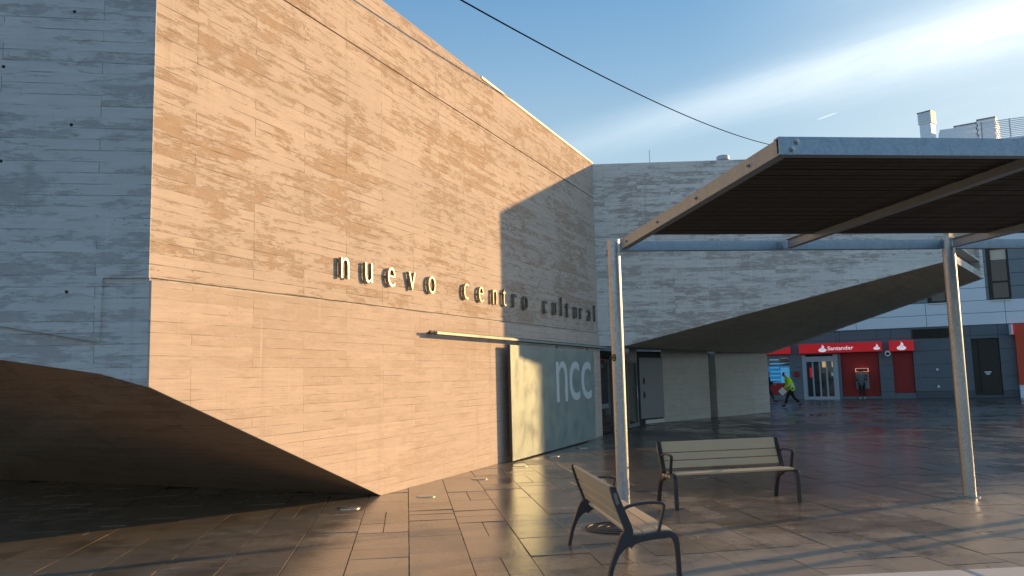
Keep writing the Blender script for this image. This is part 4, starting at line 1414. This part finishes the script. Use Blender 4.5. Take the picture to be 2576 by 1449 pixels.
# neighbouring block to the right, outside the view; it shades the far plaza
hit = None
p0 = onwall(1360, 1135, 0.26)
q = FW @ Vector((p0[0], -0.26, 0))
qq = FKI @ q; sv = FKI.to_3x3() @ SUN_AZ
tt = -qq.y / sv.y
ue = qq.x + sv.x * tt
nbk = thing('neighbour_block', 'plain white block adjoining the bank building on its right', 'building', matrix=FK @ Matrix.Translation((U1, 0, 0)))
MB().box(0.02, ue - U1, 0, 14, 0, 12.6).build('wall', M['panel_white'], nbk)
MB().box(0.02, ue - U1, -0.05, 14, 12.6, 12.75).build('roof', M['base'], nbk)


# ------------------------------------------------------------------ people
def skinned(chains, sub=1):
    """chains: list of lists of (x, y, z, r); one skin surface per list, joined into one mesh"""
    bm = bmesh.new()
    for ch_ in chains:
        me = bpy.data.meshes.new('sk')
        verts, edges, rad, idx = [], [], [], {}
        for seg in ch_:
            prev = None
            for (x, y, z, r_) in seg:
                key = (round(x, 4), round(y, 4), round(z, 4))
                if key not in idx:
                    idx[key] = len(verts); verts.append((x, y, z)); rad.append(r_)
                if prev is not None and prev != idx[key]:
                    edges.append((prev, idx[key]))
                prev = idx[key]
        me.from_pydata(verts, edges, [])
        o = bpy.data.objects.new('sk', me); COL.objects.link(o)
        md = o.modifiers.new('skin', 'SKIN'); md.use_smooth_shade = True
        sv_ = me.skin_vertices[0].data
        for i, r_ in enumerate(rad):
            rr = r_ if isinstance(r_, tuple) else (r_, r_)
            sv_[i].radius = rr
            sv_[i].use_root = (i == 0)
        ss = o.modifiers.new('sub', 'SUBSURF'); ss.levels = sub; ss.render_levels = sub
        bpy.context.view_layer.update()
        ev = bpy.data.meshes.new_from_object(o.evaluated_get(bpy.context.evaluated_depsgraph_get()))
        bm.from_mesh(ev)
        bpy.data.objects.remove(o)
    out = bpy.data.meshes.new('figure'); bm.to_mesh(out); bm.free()
    for p_ in out.polygons:
        p_.use_smooth = True
    return out


def hand(wrist, dirv_, palm_n, s=1.0):
    """five short finger chains rooted in the palm"""
    w_ = Vector(wrist); d = Vector(dirv_).normalized(); n = Vector(palm_n).normalized(); sd_ = d.cross(n).normalized()
    ch_ = [[[(*w_, 0.026), (*(w_ + d * 0.05), 0.034), (*(w_ + d * 0.085), 0.03)]]]
    for k, L in enumerate((0.075, 0.085, 0.08, 0.062)):
        b_ = w_ + d * 0.07 + sd_ * (0.03 - 0.02 * k)
        ch_.append([[(*b_, 0.010), (*(b_ + d * L * 0.5 + n * 0.012), 0.009), (*(b_ + d * L * 0.85 + n * 0.035), 0.008)]])
    b_ = w_ + d * 0.03 + sd_ * 0.03
    ch_.append([[(*b_, 0.012), (*(b_ + d * 0.03 + sd_ * 0.025), 0.011), (*(b_ + d * 0.06 + sd_ * 0.03 + n * 0.01), 0.009)]])
    return ch_


def person(label, loc, rz, P_, top_mat, shoe_mat, tape=False, fat=1.0):
    t = thing('person', label, 'person', loc, rz)
    pel, chest, neck, head = Vector(P_['pelvis']), Vector(P_['chest']), Vector(P_['neck']), Vector(P_['head'])
    up = (head - neck).normalized()
    fwd = Vector(P_.get('face', (1, 0, 0)))
    fwd = (fwd - up * fwd.dot(up)).normalized()
    body = [[[(*pel, 0.12), (*((pel + chest) / 2), 0.115), (*chest, 0.13), (*neck, 0.055), (*(neck + (head - neck) * 0.4), 0.055), (*(head - up * 0.05 + fwd * 0.01), 0.078), (*(head + up * 0.03), 0.09), (*(head + up * 0.1), 0.065)]]]
    for sd_ in ('l', 'r'):
        sh_, el, wr = (Vector(P_[k + sd_]) for k in ('sh_', 'el_', 'wr_'))
        hp, kn, an = (Vector(P_[k + sd_]) for k in ('hip_', 'kn_', 'an_'))
        body[0].append([(*chest, 0.13), (*sh_, 0.062), (*el, 0.042), (*wr, 0.027)])
        body[0].append([(*pel, 0.12), (*hp, 0.09), (*kn, 0.058), (*an, 0.038)])
    fx = body
    for sd_ in ('l', 'r'):
        el, wr = Vector(P_['el_' + sd_]), Vector(P_['wr_' + sd_])
        fx = fx + hand(wr, wr - el, (0.3, 0.9 if sd_ == 'r' else -0.9, 0.0))
    nose = head + fwd * 0.085 - up * 0.0
    fx = fx + [[[(*(head + fwd * 0.06 + up * 0.02), 0.012), (*(nose - up * 0.015), 0.017), (*(nose + fwd * 0.014 - up * 0.03), 0.012)]]]
    link('body', skinned(fx), M['skin'], t)
    jk = [[[(*(pel - (chest - pel) * 0.5), 0.185 * fat), (*pel, 0.185 * fat), (*((pel + chest) / 2), 0.175 * fat), (*chest, 0.175 * fat), (*(chest + (neck - chest) * 0.55), 0.12), (*neck, 0.075)]]]
    for sd_ in ('l', 'r'):
        sh_, el, wr = (Vector(P_[k + sd_]) for k in ('sh_', 'el_', 'wr_'))
        jk[0].append([(*chest, 0.175 * fat), (*sh_, 0.1 * fat), (*el, 0.078 * fat), (*(el + (wr - el) * 0.92), 0.06 * fat)])
    link('jacket', skinned(jk), top_mat, t)
    tr = [[]]
    for sd_ in ('l', 'r'):
        hp, kn, an = (Vector(P_[k + sd_]) for k in ('hip_', 'kn_', 'an_'))
        tr[0].append([(*(pel + Vector((0, 0, 0.02))), 0.14), (*hp, 0.105), (*kn, 0.075), (*(an + (kn - an) * 0.12), 0.062)])
    link('trousers', skinned(tr), M['navy'], t)
    for sd_ in ('l', 'r'):
        an, toe = Vector(P_['an_' + sd_]), Vector(P_['toe_' + sd_])
        hl = an + (an - toe) * 0.22
        link('shoe', skinned([[[(*(hl + Vector((0, 0, -0.03))), 0.042), (*((an + toe) / 2 + Vector((0, 0, -0.015))), 0.045), (*toe, 0.036)], [(*((an + toe) / 2 + Vector((0, 0, -0.015))), 0.045), (*(an + Vector((0, 0, 0.02))), 0.048)]]]), shoe_mat, t)
    link('hair', skinned([[[(*(head + up * 0.0 - fwd * 0.035), 0.085), (*(head + up * 0.055 - fwd * 0.025), 0.096), (*(head + up * 0.095 - fwd * 0.005), 0.08)]]]), M['hair'], t)
    for sgn_ in (-1, 1):
        sdv = up.cross(fwd).normalized() * sgn_
        q_ = head + fwd * 0.083 + sdv * 0.03 + up * 0.012
        MB().tube([q_ - fwd * 0.01, q_ + fwd * 0.004], [0.012, 0.006], 8).build('eye', M['hair'], t)
        q_ = head + sdv * 0.088 - up * 0.005
        MB().tube([q_ + up * 0.03, q_, q_ - up * 0.028], [0.012, 0.02, 0.01], 8, squash=(1, 0.6)).build('ear', M['skin'], t)
    if tape:
        ax = (chest - pel).normalized()
        for f_ in (0.12, 0.42):
            c_ = pel + (chest - pel) * f_
            MB().tube([c_ - ax * 0.022, c_ + ax * 0.022], [0.186 * fat * 1.06] * 2, 24, cap=False, squash=(1.0, 1.0)).build('reflective_band', M['reflect'], t)
        for sd_ in ('l', 'r'):
            el, wr = Vector(P_['el_' + sd_]), Vector(P_['wr_' + sd_])
            c_ = el + (wr - el) * 0.25; a_x = (wr - el).normalized()
            MB().tube([c_ - a_x * 0.02, c_ + a_x * 0.02], 0.078 * fat, 14, cap=False).build('reflective_band', M['reflect'], t)
    return t


# walking, leaning forward, seen from its left side; local +x is the walking direction
walk = dict(pelvis=(0, 0, 0.93), chest=(0.10, 0, 1.30), neck=(0.19, 0, 1.49), head=(0.29, 0, 1.60), face=(1, 0, -0.5),
            sh_l=(0.10, 0.18, 1.38), el_l=(0.12, 0.27, 1.10), wr_l=(0.36, 0.24, 0.93), sh_r=(0.12, -0.18, 1.38), el_r=(0.06, -0.26, 1.12), wr_r=(0.26, -0.2, 0.95),
            hip_l=(0.0, 0.1, 0.9), kn_l=(0.20, 0.1, 0.50), an_l=(0.32, 0.1, 0.12), toe_l=(0.50, 0.1, 0.075),
            hip_r=(-0.01, -0.1, 0.9), kn_r=(-0.14, -0.1, 0.48), an_r=(-0.45, -0.1, 0.19), toe_r=(-0.37, -0.1, 0.045))
hp = gnd(1992, 1025)
hv = person('person in a bright yellow-green reflective jacket walking and carrying papers', (hp.x, hp.y, 0.0), math.pi - 0.15, walk, M['hivis'], M['navy'], tape=True, fat=1.2)
ppm = MB().box(-0.15, 0.15, -0.004, 0.004, -0.2, 0.1)
pap = tag(ppm.build('paper_sheets', M['paper'], None, hv.matrix_basis @ Matrix.Translation((0.50, 0.24, 0.80)) @ Matrix.Rotation(0.7, 4, 'Y')), 'white sheets of paper held by the person in yellow-green', 'paper')
pap.matrix_world = Matrix.Translation((hp.x, hp.y, 0)) @ Matrix.Rotation(math.pi - 0.15, 4, 'Z') @ Matrix.Translation((0.47, 0.26, 0.83)) @ Matrix.Rotation(0.75, 4, 'Y')
stand = dict(pelvis=(0, 0, 0.93), chest=(0.03, 0, 1.30), neck=(0.06, 0, 1.50), head=(0.12, 0, 1.63), face=(1, 0, -0.4),
             sh_l=(0.03, 0.19, 1.40), el_l=(0.06, 0.27, 1.12), wr_l=(0.30, 0.16, 1.12), sh_r=(0.03, -0.19, 1.40), el_r=(0.08, -0.28, 1.13), wr_r=(0.33, -0.2, 1.2),
             hip_l=(0, 0.1, 0.9), kn_l=(0.03, 0.11, 0.5), an_l=(0, 0.11, 0.1), toe_l=(0.17, 0.14, 0.045), hip_r=(0, -0.1, 0.9), kn_r=(0.03, -0.11, 0.5), an_r=(0, -0.11, 0.1), toe_r=(0.17, -0.14, 0.045))
ap = FK @ Vector((bk(*c5(1062, 690))[0], -0.62, 0))
person('person in a grey jacket and white trainers standing at the cash machine', ap, math.atan2(KD.x, -KD.y), stand, M['jacket'], M['shoe_white'])
walk2 = dict(walk); walk2.update(chest=(0.03, 0, 1.32), neck=(0.05, 0, 1.52), head=(0.09, 0, 1.66), face=(1, 0, -0.1), sh_l=(0.03, 0.18, 1.41), sh_r=(0.03, -0.18, 1.41), el_l=(0.1, 0.25, 1.14), wr_l=(0.33, 0.2, 1.05), el_r=(0.1, -0.25, 1.14), wr_r=(0.34, -0.2, 1.2))
dp = gnd(1938, 1014)
person('person in dark clothes half hidden behind the end of the concrete base wall', (dp.x - 0.1, dp.y, 0), -0.25, walk2, M['navy'], M['navy'])

# small litter: fallen leaves on the paving
for k, (x, y) in enumerate(((1750, 1352), (1845, 1395), (1990, 1330), (2170, 1395), (2330, 1330), (1700, 1385), (2245, 1420), (2080, 1342))):
    p = gnd(x + R.uniform(-8, 8), y)
    s_ = R.uniform(0.02, 0.035)
    a = R.uniform(0, 6.28)
    prof = [(-1, 0), (-0.4, 0.32), (0.3, 0.3), (1, 0), (0.3, -0.3), (-0.4, -0.32)]
    t = MB()
    vs = [(s_ * (px_ * math.cos(a) - py_ * math.sin(a)), s_ * (px_ * math.sin(a) + py_ * math.cos(a)), 0.003 + 0.006 * abs(py_)) for px_, py_ in prof]
    t.add(vs + [(0, 0, 0.004)], [(i, (i + 1) % 6, 6) for i in range(6)])
    tag(t.build('fallen_leaf', M['iron'] if k % 2 else M['copper'], None, Matrix.Translation(p)), 'small curled leaf lying on the wet paving right of the near bench', 'leaf', 'leaves scattered on the paving')
